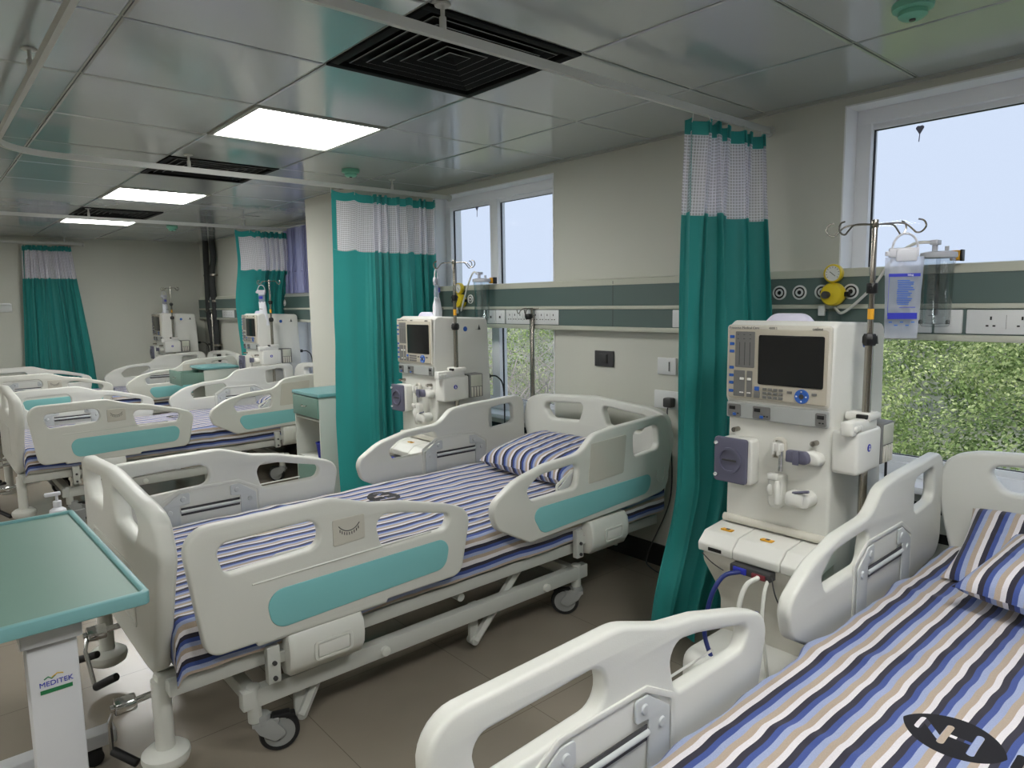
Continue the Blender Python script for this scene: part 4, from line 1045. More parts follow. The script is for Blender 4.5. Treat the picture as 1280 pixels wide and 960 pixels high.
for (a, b) in ((0.302, 0.350), (0.196, 0.258), (0.012, 0.046)):
    g = G(); g.plate(fillet(rrect(a, 0.990, b, 1.033, .005)), [], 0.004, 0.0015, YZf(0.0005), 0)
    g.box(-0.0035, b-0.028, 1.014, -0.001, b-0.006, 1.026, .0006, 1)
    for q in range(2): g.box(-0.0035, a+0.006+q*0.010, 1.000, -0.001, a+0.012+q*0.010, 1.004, .0004, 1)
    if a > 0.1: g.box(-0.004, (a+b)/2-0.008, 0.994, -0.001, (a+b)/2+0.004, 1.003, .0006, 2)
    g.obj('small_keypad', ['key_grey', 'black', 'blue'], st, smooth=30)

# blood pump with slate door
g = G(); g.plate(fillet(rrect(0.240, 0.765, 0.352, 0.922, .014)), [], 0.050, 0.006, YZf(-0.005)); pm = g.obj('pump_module', 'body_white', mc, smooth=45)
g = G(); g.plate(fillet(rrect(0.252, 0.768, 0.372, 0.922, .010)), [], 0.016, 0.004, YZf(-0.038), 0)
g.lathe([(0.036, 0), (0.036, 0.012), (0.044, 0.012), (0.044, 0)], RD(0.312, 0.846, -0.042), 36, 0); g.box(-0.052, 0.286, 0.843, -0.048, 0.338, 0.849, .001, 1); g.cyl((-0.052, 0.364, 0.90), (-0.04, 0.364, 0.90), 0.006, n=10, mi=2); g.cyl((-0.052, 0.364, 0.79), (-0.04, 0.364, 0.79), 0.006, n=10, mi=2)
g.obj('pump_door', ['pump_grey', 'dark_grey', 'socket_white'], pm, smooth=40)
# syringe / bubble catcher holder
g = G(); g.plate(fillet([(0.138, 0.87, .004), (0.138, 0.94, .022), (0.184, 0.94, .022), (0.184, 0.87, .004)]), [fillet([(0.143, 0.87, .003), (0.143, 0.935, .018), (0.179, 0.935, .018), (0.179, 0.87, .003)])], 0.016, 0.003, YZf(0.004)); g.obj('holder_arch', 'body_trim', mc, smooth=45)
g = G(); g.box(-0.025, 0.142, 0.895, 0.018, 0.180, 0.922, .005); g.box(-0.03, 0.148, 0.885, -0.01, 0.156, 0.926, .003); g.box(-0.03, 0.166, 0.885, -0.01, 0.174, 0.926, .003); g.obj('holder_clip', 'body_white', mc, smooth=40)
g = G(); g.cyl((-0.008, 0.150, 0.83), (-0.008, 0.150, 0.90), 0.0075, n=14); g.obj('chrome_rod', 'chrome', mc)
g = G(); g.plate(fillet([(0.136, 0.705, .022), (0.136, 0.818, .006), (0.188, 0.818, .006), (0.188, 0.705, .022)]), [], 0.04, 0.008, YZf(0.0)); g.ball((-0.018, 0.178, 0.765), 0.010, 0.012, 0.02, 14); g.box(-0.03, 0.152, 0.80, -0.01, 0.186, 0.822, .004); g.box(-0.034, 0.140, 0.72, -0.014, 0.160, 0.80, .008); g.obj('bubble_catcher', 'body_white', mc, smooth=45)
# slate clamp and the lower valve
g = G(); g.plate(fillet([(0.012, 0.868, .02), (0.020, 0.905, .02), (0.075, 0.915, .015), (0.075, 0.865, .015)]), [], 0.045, 0.01, YZf(-0.002)); cl = g.obj('air_detector', 'body_white', mc, smooth=45)
g = G(); g.plate(fillet([(0.040, 0.870, .024), (0.050, 0.912, .02), (0.118, 0.910, .006), (0.120, 0.872, .006)]), [], 0.026, 0.006, YZf(-0.030)); g.box(-0.050, 0.072, 0.868, -0.044, 0.092, 0.914, .002); g.obj('detector_door', 'pump_grey', cl, smooth=45)
g = G(); g.cyl((0.015, 0.060, 0.755), (-0.045, 0.060, 0.755), 0.026, n=24, b=0.006); g.box(-0.05, 0.052, 0.73, 0.01, 0.115, 0.778, .012); g.obj('line_clamp', 'body_white', mc, smooth=45)
g = G(); g.tube([(-0.04, 0.09, 0.776), (-0.048, 0.06, 0.785), (-0.05, 0.035, 0.792)], 0.0045, 8); g.obj('clamp_lever', 'pump_grey', mc)
g = G()
for (y, z) in ((0.320, 0.945), (0.047, 0.935)): g.cyl((0.02, y, z), (-0.014, y, z), 0.0085, n=14, b=0.002); g.cyl((-0.014, y, z), (-0.022, y-0.006, z+0.002), 0.006, n=10)
g.obj('thumb_screw', 'steel', mc)
# ledge with three covers
g = G(); g.tube([(0.012, -0.002, 0.628), (0.012, W_+0.002, 0.628)], 0.014, 12); g.obj('trough_moulding', 'body_trim', mc)
def ledge(y0, y1, nm):
    g = G(); pr = fillet([(0.03, 0.612, .004), (-0.09, 0.600, .02), (-0.130, 0.566, .012), (-0.127, 0.536, .006), (-0.11, 0.538, .01), (0.03, 0.56)], 4)
    g.plate(pr, [], y1-y0, 0.004, lambda p: Vector((p.x, (y0+y1)/2+p.z, p.y))); return g.obj(nm, 'body_white', mc, smooth=45)
c1 = ledge(0.247, 0.375, 'tray_cover'); c2 = ledge(0.082, 0.244, 'tray_cover'); c3 = ledge(-0.025, 0.079, 'tray_cover')
for c, y in ((c1, 0.308), (c2, 0.163)):
    g = G(); g.box(-0.066, y-0.020, 0.5995, -0.044, y+0.020, 0.6040, .0006, 0, T=Matrix.Translation((-0.055, 0, 0.603)) @ Matrix.Rotation(0.09, 4, 'Y') @ Matrix.Translation((0.055, 0, -0.603)) @ Matrix.Translation((0, 0, 0.0035)))
    g.box(-0.062, y-0.008, 0.6045, -0.05, y+0.004, 0.6092, .0004, 1); g.obj('warning_sticker', ['orange', 'dark_grey'], c, smooth=0)['label'] = 'small orange warning sticker'
g = G(); g.box(-0.1315, 0.285, 0.545, -0.124, 0.335, 0.557, .002); g.obj('cover_slot', 'black', c1, smooth=0)
g = G(); g.plate(fillet([(0.05, 0.56), (-0.115, 0.54, .01), (-0.115, 0.50, .05), (-0.04, 0.40, .06), (0.0, 0.33, .06), (0.0, 0.10), (0.10, 0.10)], 6), [], 0.38, 0.015, lambda p: Vector((p.x, 0.178+p.z, p.y)), res=3); g.obj('lower_housing', 'body_trim', mc, smooth=45)
g = G(); g.box(-0.15, 0.10, 0.505, -0.10, 0.24, 0.532, .003, 0); g.box(-0.157, 0.18, 0.508, -0.148, 0.225, 0.528, .002, 1); g.box(-0.157, 0.115, 0.508, -0.148, 0.16, 0.524, .002, 2); g.obj('coupling_block', ['dark_grey', 'blue_text', 'red'], mc, smooth=30)
g = G(); g.tube(bez([(-0.15, 0.20, 0.515), (-0.20, 0.235, 0.50), (-0.23, 0.26, 0.42), (-0.22, 0.28, 0.28), (-0.15, 0.24, 0.13), (-0.05, 0.20, 0.2)]), 0.0075, 10); g.tube(bez([(-0.15, 0.14, 0.40), (-0.17, 0.15, 0.33), (-0.17, 0.17, 0.24), (-0.1, 0.18, 0.12)]), 0.0065, 10); g.obj('blue_hose', 'hose_blue', mc)
g = G(); g.tube(bez([(-0.15, 0.135, 0.517), (-0.20, 0.155, 0.49), (-0.22, 0.165, 0.40), (-0.20, 0.160, 0.28), (-0.17, 0.16, 0.22)]), 0.008, 10); g.tube(bez([(-0.14, 0.11, 0.515), (-0.175, 0.105, 0.47), (-0.20, 0.095, 0.38), (-0.20, 0.08, 0.28), (-0.20, 0.068, 0.19)]), 0.006, 10); g.obj('white_hose', 'hose_white', mc)
g = G(); g.tube(bez([(-0.14, 0.35, 0.535), (-0.16, 0.30, 0.52), (-0.15, 0.262, 0.50)]), 0.0018, 6); g.tube(bez([(-0.14, 0.10, 0.52), (-0.15, 0.08, 0.47), (-0.15, 0.05, 0.42)]), 0.0025, 6); g.obj('thin_wire', 'dark_grey', mc)
g = G(); g.plate(fillet([(-0.26, -0.02, .09), (-0.26, 0.38, .09), (0.44, 0.38, .03), (0.44, -0.02, .03)], 8), [], 0.15, 0.05, lambda p: Vector((p.x, p.y, 0.145+p.z)), res=5); g.obj('machine_base', 'body_white', mc, smooth=50)
for (x, y) in ((-0.2, 0.04), (-0.2, 0.32), (0.36, 0.04), (0.36, 0.32)):
    g = G(); g.cyl((x, y-0.014, 0.036), (x, y+0.014, 0.036), 0.036, n=20, b=0.004); g.box(x-0.012, y-0.02, 0.03, x+0.012, y+0.02, 0.08, .004); g.obj('caster', 'rubber', mc)
# status lamp arch on the top
g = G(); g.plate(fillet([(-0.085, 0), (0.085, 0), (0.055, 0.032, .05), (-0.055, 0.032, .05)], 8), [], 0.03, 0.008, lambda p: Vector((0.10+p.z, 0.19+p.x, 1.306+p.y)), res=3); g.obj('status_lamp', 'dome', mc, smooth=50)
g = G(); g.box(0.30, -0.001, 1.235, 0.302+0.012, 0.0, 1.236); 
g.prism([(0.315, 1.232), (0.335, 1.232), (0.325, 1.262)], lambda p: Vector((p.x, -0.0005-p.z, p.y)), 0, 0.001); g.obj('warning_triangle', 'dark_grey', mc, smooth=0)
g = G(); g.lathe([(0, 0), (0.014, 0), (0.014, 0.0012), (0, 0.0012)], lambda p: Vector((0.225+p.x, -0.0005-p.z, 1.240+p.y)), 20); g.obj('round_sticker', 'blue', mc, smooth=30)['label'] = 'round blue sticker'
g = G(); g.cyl((D_+0.01, 0.06, 0.95), (D_+0.05, 0.06, 0.95), 0.014, n=12, b=0.003); g.tube(bez([(D_+0.04, 0.06, 0.95), (D_+0.10, 0.05, 0.94), (D_+0.13, 0.03, 0.86), (D_+0.13, 0.03, 0.55), (D_+0.11, 0.05, 0.2), (D_+0.08, 0.06, 0.02)]), 0.0045, 8); g.obj('power_cable', 'rubber', mc)
# drip pole on the near side
PX, PY = 0.112, -0.060
g = G(); g.cyl((PX, PY, 0.50), (PX, PY, 1.262), 0.0125, n=18); g.cyl((PX, PY, 1.25), (PX, PY, 1.615), 0.0088, n=18, b=0.002); pole = g.obj('drip_pole', 'steel', mc)
g = G(); g.cyl((PX, PY, 1.398), (PX, PY, 1.430), 0.016, n=18, b=0.003); g.cyl((PX-0.02, PY, 1.418), (PX+0.02, PY, 1.418), 0.006, n=10); g.obj('pole_collar', 'black', pole, smooth=30)
g = G(); g.lathe([(0, -0.019), (0.017, -0.018), (0.022, -0.008), (0.022, 0.008), (0.017, 0.018), (0, 0.019)], lambda p: Vector((PX+p.x, PY+p.y, 1.258+p.z)), 8); g.obj('pole_collar', 'black', pole, smooth=30)
g = G(); g.cyl((PX, PY, 1.32), (PX, PY, 1.352), 0.0094, n=14); g.obj('pole_label', 'orange', pole)
va = math.atan2(0.86, 2.21)      # arms spread roughly across the line of sight
for k, (ang, L) in enumerate(((va-PI/2, 0.135), (va+PI/2, 0.135), (va-PI/2+0.55, 0.10), (va+PI/2+0.5, 0.11))):
    dx, dy = math.cos(ang), math.sin(ang); g = G(); pts = []
    for (r, z) in ((0, 1.603), (0.04, 1.605), (0.075, 1.602), (0.095, 1.585), (0.105, 1.575), (0.118, 1.577), (0.128, 1.592), (0.122, 1.608), (0.108, 1.613)):
        pts.append((PX+dx*r*L/0.13, PY+dy*r*L/0.13, z))
    g.tube(bez(pts, 5), 0.0026, 7); g.obj('pole_hook', 'steel', pole)
g = G(); g.cyl((PX, PY, 1.594), (PX, PY, 1.618), 0.0105, n=16, b=0.002); g.obj('pole_cap', 'steel', pole)
g = G(); g.box(PX-0.135, -0.078, 0.975, PX+0.045, -0.040, 1.018, .006); g.box(PX-0.03, -0.085, 1.006, PX+0.055, -0.005, 1.034, .010); ck = g.obj('pole_clamp', 'body_white', mc, smooth=45)
g = G()
for q in range(3): g.cyl((PX-0.118+q*0.016, -0.084, 0.996), (PX-0.118+q*0.016, -0.076, 0.996), 0.010, n=14, b=0.003)
g.obj('clamp_button', 'body_white', ck, smooth=45)
g = G(); g.box(PX-0.04, -0.078, 1.016, PX-0.005, -0.045, 1.030, .003); g.obj('clamp_insert', 'black', ck)
g = G(); g.box(PX-0.105, -0.083, 0.850, PX+0.070, -0.002, 0.985, .012, seg=3); hl_ = g.obj('holder_box', 'body_white', mc, smooth=45)
g = G(); g.box(PX+0.070, -0.083, 0.858, PX+0.170, -0.012, 0.990, .006, 0); g.box(PX+0.082, -0.0855, 0.920, PX+0.160, -0.082, 0.984, .001, 1)
for q in range(4): g.box(PX+0.084+q*0.020, -0.0865, 0.862, PX+0.096+q*0.020, -0.082, 0.916, .001, 2)
g.obj('filter_cartridge', ['key_grey', 'panel_cream', 'body_trim'], hl_, smooth=30)
g = G(); g.lathe([(0, 0), (0.012, 0), (0.012, 0.0012), (0, 0.0012)], lambda p: Vector((PX-0.025+p.x, -0.0832-p.z, 0.928+p.y)), 20, 0); g.ball((PX-0.025, -0.085, 0.932), 0.0035, 0.001, 0.0035, 8, 1); g.box(PX-0.029, -0.0855, 0.921, PX-0.020, -0.0843, 0.927, .0005, 1); g.obj('round_pictogram', ['blue_text', 'socket_white'], hl_, smooth=30)

# drip bags, hung from a hook; local origin at the hook
def drip_bag(loc, rz, label, style, scale=1.0):
    e = empty('drip_bag', loc, rz); tag(e, label, 'drip bag', 'bags hanging from the machines')
    def S(g): g.T = Matrix.Scale(scale, 4); return g
    g = S(G()); g.tube([(0.036*math.cos(a), 0, -0.048+0.048*math.sin(a)) for a in [PI*k/16 for k in range(17)]], 0.0035, 8); g.obj('bag_handle', 'bag_cap', e)
    g = S(G()); g.box(-0.046, -0.008, -0.075, 0.040, 0.008, -0.045, .004); g.box(-0.026, -0.012, -0.088, 0.034, 0.012, -0.05, .004); g.box(-0.056, -0.006, -0.07, -0.044, 0.006, -0.055, .003); g.obj('bag_cap', 'bag_cap', e)
    def pouch(w0, w1, z0, z1, t, skew=0.0):
        vs = []; fs = []; NI, NJ = 14, 20
        for s_ in (1, -1):
            b = len(vs)
            for i in range(NI+1):
                for j in range(NJ+1):
                    u = -1+2*i/NI; v = j/NJ; w = w0*(1-v)+w1*v
                    th = t*math.sqrt(max(0, 1-u*u))*(math.sin(PI*min(1, v*1.15+0.05)) if v < 0.85 else 0.25+0.0*v)**0.6
                    vs.append((u*w/2+skew*v, s_*(th+0.0008)+0.004*noise.noise((u*2, v*6, s_)), z0+(z1-z0)*v))
            for i in range(NI):
                for j in range(NJ): a = b+i*(NJ+1)+j; fs.append([a, a+1, a+NJ+2, a+NJ+1] if s_ > 0 else [a, a+NJ+1, a+NJ+2, a+1])
        return vs, fs
    if style == 'open':
        g = S(G()); g.add(*pouch(0.112, 0.094, -0.074, -0.335, 0.016)); g.obj('bag_film', 'bag_film', e, smooth=60, recalc=False)
        g = S(G()); fw = 0.088
        for y in (-0.0185,):
            g.box(-0.046, y-0.0005, -0.137, 0.044, y+0.0005, -0.127, 0, 0); g.box(-0.044, y-0.0005, -0.272, 0.040, y+0.0005, -0.252, 0, 0)
            for q in range(14): 
                w = 0.018+0.012*random.random(); g.box(-0.012-w*0.3, y-0.0005, -0.148-q*0.0058, 0.030-(0.02*random.random()), y+0.0005, -0.151-q*0.0058, 0, 1)
            g.box(-0.012, y-0.0005, -0.236, 0.034, y+0.0005, -0.2335, 0, 0); g.box(-0.045, y-0.0005, -0.137, -0.0438, y+0.0005, -0.262, 0, 0)
            for q in range(5): g.box(-0.040+q*0.016, y-0.0005, -0.284-q % 2*0.01, -0.03+q*0.016, y+0.0005, -0.280-q % 2*0.01, 0, 1)
        g.text('bibag', 0.008, lambda p: Vector((0.016+p.x, -0.0192-p.z, -0.132+p.y)), 2)
        g.obj('bag_print', ['blue_text', 'blue', 'bag_cloth'], e, smooth=0)['label'] = 'blue printing on the bag'
        g = S(G()); g.tube([(0.0, 0, -0.08), (0.0, 0, -0.2)], 0.004, 8); g.tube([(-0.012, 0, -0.08), (-0.014, 0, -0.24)], 0.0035, 8); g.obj('inner_tube', 'bag_cap', e)
    else:
        g = S(G()); g.add(*pouch(0.062, 0.055, -0.080, -0.20, 0.012)); g.obj('bag_film', 'bag_film', e, smooth=60, recalc=False)
        g = S(G()); g.add(*pouch(0.066, 0.085, -0.150, -0.365, 0.024, 0.02)); g.obj('bag_pouch', 'bag_cloth', e, smooth=60, recalc=False)
        g = S(G()); g.box(-0.02, -0.0165, -0.125, 0.018, -0.0155, -0.10, 0.0, 0); g.text('bibag', 0.016, lambda p: Vector((0.004+p.x, -0.031-p.z, -0.215+p.y)), 1); g.obj('bag_print', ['blue_text', 'key_grey'], e, smooth=0)
    return e

MACH = [(mc, (2.10, 0.925, 0), 'nearest dialysis machine, with dark screen, in front of the right window'),
        (None, (2.15, 3.115, 0), 'second dialysis machine, between the second bed and the wide teal curtain'),
        (None, (2.385, 6.235, 0), 'third dialysis machine, in front of the third teal curtain'),
        (None, (2.235, 8.785, 0), 'farthest dialysis machine, against the far wall')]
MO = []
for o, loc, lab in MACH:
    o = o or copy_tree(mc); o.location = loc; tag(o, lab, 'dialysis machine', 'white dialysis machines'); MO.append(o)
def hookpt(loc, ang, L=0.135): return (loc[0]+PX+math.cos(ang)*0.112*L/0.13, loc[1]+PY+math.sin(ang)*0.112*L/0.13, 1.572)
h = hookpt(MACH[0][1], va-PI/2, 0.10); drip_bag((h[0]-0.012, h[1], 1.572), va-PI/2+0.15, 'clear bag with blue print hanging beside the nearest machine', 'open', 0.92)
h = hookpt(MACH[1][1], va+PI/2); drip_bag((h[0], h[1], 1.572), va+0.35, 'white bag hanging edge-on from the second machine pole', 'closed')
h = hookpt(MACH[2][1], va+PI/2, 0.12); drip_bag((h[0], h[1], 1.572), va-PI/2+0.3, 'white bag hanging from the third machine pole before teal curtain', 'closed')
h = hookpt(MACH[3][1], va+PI/2); drip_bag((h[0], h[1], 1.572), va+0.2, 'white bag hanging from the farthest machine pole', 'closed')

# free drip poles at the bed heads
def free_pole(x, y, label):
    e = empty('drip_stand', (x, y, 0)); tag(e, label, 'drip stand', 'steel drip poles fixed at bed heads')
    g = G(); g.cyl((0, 0, 0.30), (0, 0, 1.31), 0.014, n=18, b=0.002); g.cyl((0, 0, 1.30), (0, 0, 1.352), 0.008, n=14); g.obj('pole_tube', 'steel', e)
    g = G(); g.lathe([(0, -0.018), (0.02, -0.016), (0.026, 0), (0.02, 0.016), (0, 0.018)], lambda p: Vector((p.x-0.014, p.y+0.01, 1.30+p.z)), 12); g.obj('lock_knob', 'black', e)
    for a in (0, PI/2, PI, 1.5*PI):
        a += va; g = G(); g.tube(bez([(math.cos(a)*r, math.sin(a)*r, z) for r, z in ((0, 1.345), (0.05, 1.348), (0.075, 1.335), (0.085, 1.318), (0.095, 1.325), (0.10, 1.342))], 5), 0.0028, 7); g.obj('pole_hook', 'steel', e)
    g = G(); g.box(-0.02, -0.02, 0.29, 0.02, 0.02, 0.33, .004); g.obj('pole_socket', 'frame', e, smooth=30)
free_pole(2.79, 3.005, 'steel drip pole behind the headboard of the second bed')
free_pole(2.79, 8.70, 'steel drip pole beside the pipes in the far corner')

# ------------------------------------------------------------------ overbed table (lower left)
e = empty('overbed_table', (0.16, 1.9, 0)); tag(e, 'overbed table with turquoise top and white column, lower left', 'table')
OT = Matrix.Translation((-0.16, -1.9, 0))
g = G(OT); g.plate(fillet([(-0.11, 1.545, .012), (0.332, 1.545, .012), (0.318, 2.345, .012), (-0.11, 2.345, .012)]), [], 0.018, 0.004, lambda p: Vector((p.x, p.y, 0.784+p.z)), mi=0); tt = g.obj('tabletop', 'table_teal', e, smooth=40)
g = G(OT); o_ = fillet([(-0.112, 1.543, .014), (0.334, 1.543, .014), (0.320, 2.347, .014), (-0.112, 2.347, .014)]); i_ = fillet([(-0.100, 1.557, .006), (0.321, 1.557, .006), (0.307, 2.333, .006), (-0.100, 2.333, .006)])
g.plate(o_, [i_], 0.028, 0.003, lambda p: Vector((p.x, p.y, 0.786+p.z))); g.obj('table_rim', 'table_edge', tt, smooth=40)
g = G(OT); g.box(0.118, 1.60, 0.10, 0.205, 1.665, 0.74, .004); g.obj('table_column', 'powder_white', e, smooth=30)
g = G(OT); g.box(0.108, 1.585, 0.728, 0.214, 1.685, 0.774, .003); g.obj('column_head', 'powder_white', e, smooth=30)
g = G(OT); g.box(-0.02, 1.655, 0.06, 0.08, 2.36, 0.10, .005); g.box(-0.10, 1.60, 0.06, 0.24, 1.66, 0.105, .005); g.box(-0.14, 2.30, 0.060, 0.375, 2.36, 0.105, .008); g.obj('table_base', 'powder_white', e, smooth=30)
for (x, y) in ((0.335, 2.33), (-0.10, 2.33), (0.2, 1.63), (-0.07, 1.63)):
    g = G(OT)
    for s in (-1, 1): g.cyl((x-0.022+s*0.0, y+s*0.012-0.006, 0.026), (x-0.022, y+s*0.012+0.006, 0.026), 0.026, n=18, b=0.003)
    g.cyl((x-0.01, y, 0.03), (x-0.01, y, 0.062), 0.012, n=12); g.obj('caster', 'rubber', e)
g = G(OT); YF = lambda p: Vector((0.1615+p.x, 1.5995-p.z, p.y))
g.box(0.135, 1.5985, 0.622, 0.190, 1.600, 0.630, 0, 0); g.text('MEDITEK', 0.0145, lambda p: Vector((0.163+p.x, 1.5995-p.z, 0.641+p.y)), 1)
g.tube([(0.143, 1.5993, 0.652), (0.150, 1.5993, 0.656), (0.156, 1.5993, 0.651), (0.162, 1.5993, 0.656)], 0.0014, 5, 0); g.tube([(0.156, 1.5993, 0.653), (0.166, 1.5993, 0.659), (0.176, 1.5993, 0.656)], 0.0014, 5, 2)
g.obj('maker_lettering', ['logo_green', 'blue_text', 'logo_gold'], e, smooth=0)['label'] = 'small green and gold maker mark'

# sanitiser bottle in its bracket at the far corner of the second bed's foot
e = empty('pump_bottle', (0.362, 3.0, 0.50)); tag(e, 'small white pump bottle behind the turquoise table top', 'bottle')
g = G(); g.lathe([(0, 0), (0.03, 0), (0.032, 0.004), (0.032, 0.12), (0.026, 0.145), (0.012, 0.155), (0, 0.155)], n=24); g.obj('bottle_body', 'bag_cloth', e)
g = G(); g.cyl((0, 0, 0.155), (0, 0, 0.178), 0.014, n=16, b=0.002); g.cyl((0, 0, 0.178), (0, 0, 0.20), 0.005, n=10); g.box(-0.038, -0.008, 0.198, 0.014, 0.008, 0.212, .004); g.obj('pump_head', 'bag_cloth', e)
e = empty('bottle_bracket', (0.362, 3.0, 0.50)); tag(e, 'grey wire bracket on the footboard holding the pump bottle', 'bracket')
g = G()
for z in (0.03, 0.10): g.tube([(0.036*math.cos(a), 0.036*math.sin(a), z) for a in [2*PI*k/24 for k in range(24)]], 0.0025, 6, closed=True)
for a in (0.6, 2.2, 3.8, 5.4): g.tube([(0.036*math.cos(a), 0.036*math.sin(a), 0.10), (0.036*math.cos(a), 0.036*math.sin(a), -0.003), (0, 0, -0.003)], 0.002, 6)
g.box(0.036, -0.006, 0.02, 0.085, -0.0, 0.13, .001); g.obj('wire_ring', 'wheel_grey', e)

# ------------------------------------------------------------------ bedside cabinets
def cabinet(x0, y0, label, open_drawer=False, d=0.33, w=0.39, h=0.80):
    e = empty('bedside_cabinet', (x0, y0, 0)); tag(e, label, 'cabinet', 'white and turquoise bedside cabinets')
    g = G(); g.box(0, 0, .06, d, .014, h-.022, .003); g.box(0, w-.014, .06, d, w, h-.022, .003); g.box(d-.014, .01, .06, d, w-.01, h-.022, .002); g.box(0.004, .01, .06, d, w-.01, .075, .002); g.box(0.004, .01, h-.19, d, w-.01, h-.178, .002); g.box(0.01, .01, .33, d, w-.01, .342, .002)
    g.obj('cabinet_body', 'cabinet_side', e, smooth=30)
    g = G(); g.plate(fillet(rrect(-.012, -.012, d+.004, w+.012, .012)), [], .024, .005, lambda p: Vector((p.x, p.y, h-.012+p.z))); g.obj('cabinet_top', 'table_edge', e, smooth=40)
    dx = -0.20 if open_drawer else 0
    g = G(); g.box(-.012+dx, .004, h-.165, .004+dx, w-.004, h-.030, .004); g.box(dx+.003, .02, h-.150, dx+.26, .03, h-.05, .002); g.box(dx+.003, w-.03, h-.150, dx+.26, w-.02, h-.05, .002); g.box(dx+.003, .02, h-.155, dx+.26, w-.02, h-.148, .001)
    dr = g.obj('drawer', 'table_teal', e, smooth=30)
    g = G(); g.tube(bez([(dx-.012, w/2-.035, h-.09), (dx-.026, w/2-.03, h-.094), (dx-.026, w/2+.03, h-.094), (dx-.012, w/2+.035, h-.09)], 6), .003, 8); g.obj('drawer_handle', 'steel', dr)
    for a in (.03, w-.03):
        for b in (.03, d-.03):
            g = G(); g.cyl((b, a-.01, .03), (b, a+.01, .03), .028, n=16, b=.003); g.cyl((b, a, .04), (b, a, .064), .01, n=10); g.obj('caster', 'rubber', e)
    g = G(); g.box(-.002, .014, .075, .01, w-.014, .325, .003); g.obj('cabinet_door', 'table_teal', e, smooth=30)
    return e
cabinet(2.0, 4.23, 'turquoise-topped bedside cabinet with open shelf, left of the wide teal curtain')
cabinet(2.12, 6.95, 'distant turquoise-topped cabinet with its drawer pulled out, before the farthest bed', True)
e = empty('waste_basket', (2.06, 4.31, .343)); tag(e, 'small blue plastic tub on the cabinet shelf', 'tub')
g = G(); g.lathe([(0, 0), (.038, 0), (.052, .11), (.055, .112), (.055, .118), (.049, .118), (.036, .006), (0, .006)], n=24); g.obj('tub_body', 'bin_blue', e)

# power strip on the floor cable
# ------------------------------------------------------------------ outdoors
def leaf_mat():
    m = bpy.data.materials.new('leaves'); N = Nodes(m)
    out = N.n('ShaderNodeOutputMaterial'); p = N.n('ShaderNodeBsdfDiffuse'); tl = N.n('ShaderNodeBsdfTranslucent')
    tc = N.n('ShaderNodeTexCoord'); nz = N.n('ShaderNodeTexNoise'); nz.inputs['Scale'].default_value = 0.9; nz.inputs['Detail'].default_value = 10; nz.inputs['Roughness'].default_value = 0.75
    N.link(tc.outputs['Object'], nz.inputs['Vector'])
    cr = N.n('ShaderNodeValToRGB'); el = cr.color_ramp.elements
    el[0].position = 0.36; el[0].color = (*lin((70, 88, 58)), 1); el[1].position = 0.62; el[1].color = (*lin((220, 228, 172)), 1); e_ = el.new(0.49); e_.color = (*lin((134, 156, 98)), 1)  # noise ramp puts clump shading and light tips into the leaf colour
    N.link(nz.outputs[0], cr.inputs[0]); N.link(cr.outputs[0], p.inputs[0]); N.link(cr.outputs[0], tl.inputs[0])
    mx = N.n('ShaderNodeMixShader'); mx.inputs[0].default_value = 0.35; N.link(p.outputs[0], mx.inputs[1]); N.link(tl.outputs[0], mx.inputs[2]); N.link(mx.outputs[0], out.inputs[0]); return m
M['leaf'] = leaf_mat()
def ground_z(x, y):
    d = x-WX
    return -3.2+min(4.3, max(0, (d-4)*0.17))+0.35*noise.noise((x*0.25, y*0.25, 2))
g = G(); vs = []; fs = []; NXg, NYg = 40, 60
for i in range(NXg+1):
    for j in range(NYg+1):
        x = WX+1.5+i*1.1; y = -12+j*1.3; vs.append((x, y, ground_z(x, y)))
for i in range(NXg):
    for j in range(NYg): a = i*(NYg+1)+j; fs.append([a, a+NYg+1, a+NYg+2, a+1])
g.add(vs, fs); o = g.obj('ground_outside', 'ground', smooth=180, recalc=False); struct(o)
def blob_leaves(vs, fs, cx, cy, cz, rx, ry, rz, n, size, rnd):
    for _ in range(n):
        u = rnd.uniform(-1, 1); a = rnd.uniform(0, 2*PI); s_ = math.sqrt(1-u*u)
        d = Vector((s_*math.cos(a), s_*math.sin(a), u)); k = rnd.uniform(0.72, 1.05)*(1+0.26*noise.noise(d*2.3+Vector((cx, cy, cz)))+0.22*noise.noise(d*5.5+Vector((cy, cx, cz))))
        p = Vector((cx+d.x*rx*k, cy+d.y*ry*k, cz+d.z*rz*k))
        n_ = (d+Vector((rnd.uniform(-.8, .8), rnd.uniform(-.8, .8), rnd.uniform(-.3, 1.0)))).normalized()
        t = n_.orthogonal().normalized(); t = (Matrix.Rotation(rnd.uniform(0, 2*PI), 3, n_) @ t); b = n_.cross(t)
        L = size*rnd.uniform(0.6, 1.3); w = L*0.55; q = len(vs)
        vs += [p-t*L*0.5, p+b*w*0.5+n_*L*0.05, p+t*L*0.5, p-b*w*0.5+n_*L*0.05]; fs.append([q, q+1, q+2, q+3])
rnd = random.Random(11); vs = []; fs = []
for i in range(230):
    x = WX+rnd.uniform(3.2, 22); yc = x*rnd.uniform(-0.45, 1.6) ; y = yc
    r = rnd.uniform(0.7, 1.35)*(1+0.035*(x-WX)); gz = ground_z(x, y)
    if (y/x) > 0.8 and (x < 14 or rnd.random() < 0.62): continue
    near = 1.0 if (x-WX) < 12 else 0.55
    r = min(r, 1.7); cz = min(gz+r*0.55, 1.39+0.015*x-r*1.1)
    blob_leaves(vs, fs, x, y, cz, r, r*1.1, r*0.85, int(2300*near*(r/1.2)), 0.042+0.0042*(x-WX), rnd)
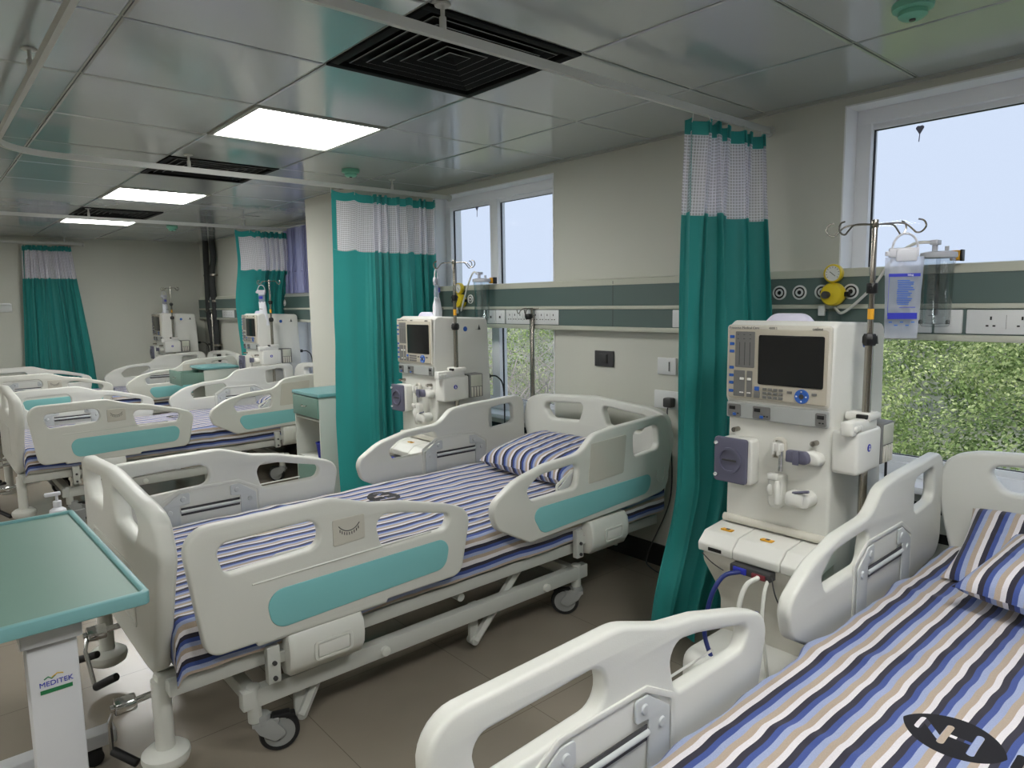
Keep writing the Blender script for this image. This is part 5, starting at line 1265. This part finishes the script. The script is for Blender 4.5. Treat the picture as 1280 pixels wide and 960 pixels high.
g = G(); g.add(vs, fs); o = g.obj('shrub_foliage', 'leaf', smooth=0, recalc=False); o['kind'] = 'stuff'; tag(o, 'dense green bushes outside filling the lower panes of the right window', 'foliage')
# bare trees outside the second window
def bare_tree(x, y, seed, h, label):
    rnd = random.Random(seed); g = G(); z0 = ground_z(x, y); e = empty('bare_tree', (x, y, z0))
    tag(e, label, 'tree', 'leafless trees outside the second window')
    def grow(g, p, d, L, r, lev):
        n = 4; pts = [p]; rs = [r]
        for k in range(n):
            d = (d+Vector((rnd.uniform(-.28, .28), rnd.uniform(-.28, .28), rnd.uniform(-.05, .16)))).normalized(); p = p+d*L/n; pts.append(p); rs.append(r*(1-0.5*(k+1)/n))
        g.tube(pts, rs, 5 if lev > 1 else 8)
        if lev < 5:
            for k in range(4 if lev < 3 else 3 if lev < 4 else 2):
                q = pts[rnd.randint(1, n)]; a = rnd.uniform(0, 2*PI)
                nd = (d*0.55+Vector((math.cos(a), math.sin(a), rnd.uniform(-0.1, 0.7)))*0.9).normalized(); grow(g, q, nd, L*rnd.uniform(0.5, 0.75), r*0.45, lev+1)
    grow(g, Vector((0, 0, 0)), Vector((rnd.uniform(-.2, .2), rnd.uniform(-.2, .2), 1)).normalized(), h, 0.07, 0)
    mz = max(v.z for v in g.v)+z0; k_ = min(1.0, (1.45-z0)/(mz-z0))
    for v in g.v: v.z *= k_
    g.obj('branches', 'bark', e, smooth=180, recalc=False)
for k, (x, y, h, lab) in enumerate(((6.2, 7.0, 3.0, 'left'), (7.9, 10.2, 3.2, 'x'), (8.8, 8.3, 3.4, 'x'), (6.8, 8.6, 3.2, 'middle'), (8.6, 9.4, 3.6, 'right'), (9.5, 12.2, 3.8, 'back'), (7.4, 7.6, 2.8, 'front'), (5.9, 6.1, 2.5, 'near'))):
    bare_tree(x, y, 30+k, h, 'tangled leafless grey branches seen through the lower pane of the second window')
# far hill, haze put into its pale colour
g = G(); vs = []; fs = []
for i in range(61):
    y = -40+i*5.0
    for j, (dx, hz) in enumerate(((0, -6), (15, -1.0), (30, 2.2), (50, 3.6), (80, -6))):
        vs.append((60+dx, y, hz+(2.4*noise.noise((y*0.02, 1.3, 0)) if j in (2, 3) else 0)))
for i in range(60):
    for j in range(4): a = i*5+j; fs.append([a, a+1, a+6, a+5])
g.add(vs, fs); o = g.obj('hill_outside', 'haze_hill', smooth=180, recalc=False); struct(o)

# ------------------------------------------------------------------ light and camera
w = bpy.data.worlds.new('sky'); scn.world = w; w.use_nodes = True; nt = w.node_tree; nt.nodes.clear()
out = nt.nodes.new('ShaderNodeOutputWorld'); bg = nt.nodes.new('ShaderNodeBackground'); bg.inputs[0].default_value = (0.70, 0.80, 1.0, 1); bg.inputs[1].default_value = 0.80
nt.links.new(bg.outputs[0], out.inputs[0])
sl = bpy.data.lights.new('sun', 'SUN'); sl.energy = 3.0; sl.angle = math.radians(6); sl.color = (1.0, 0.95, 0.85)
so = bpy.data.objects.new('sun', sl); col.objects.link(so); so.rotation_euler = Vector((0.35, 0.75, -0.7)).to_track_quat('-Z', 'Y').to_euler()

cam = bpy.data.cameras.new('camera'); co = bpy.data.objects.new('camera', cam); col.objects.link(co)
yaw, pitch, roll, fpx = 0.7181, -0.1192, -0.0147, 860.4841
fw = Vector((math.sin(yaw)*math.cos(pitch), math.cos(yaw)*math.cos(pitch), math.sin(pitch))); r = Vector((math.cos(yaw), -math.sin(yaw), 0)); u = r.cross(fw)
r2 = r*math.cos(roll)+u*math.sin(roll); u2 = -r*math.sin(roll)+u*math.cos(roll)
mw = Matrix((( r2.x, u2.x, -fw.x, 0), (r2.y, u2.y, -fw.y, 0), (r2.z, u2.z, -fw.z, 1.39), (0, 0, 0, 1)))
co.matrix_world = mw
cam.sensor_width = 36; cam.sensor_fit = 'HORIZONTAL'; cam.lens = fpx/1280*36; cam.clip_start = 0.02; cam.clip_end = 400
scn.camera = co
scn.view_settings.view_transform = 'Standard'; scn.view_settings.look = 'None'; scn.view_settings.gamma = 1.0; scn.view_settings.use_curve_mapping = False
scn.view_settings.exposure = 0.32
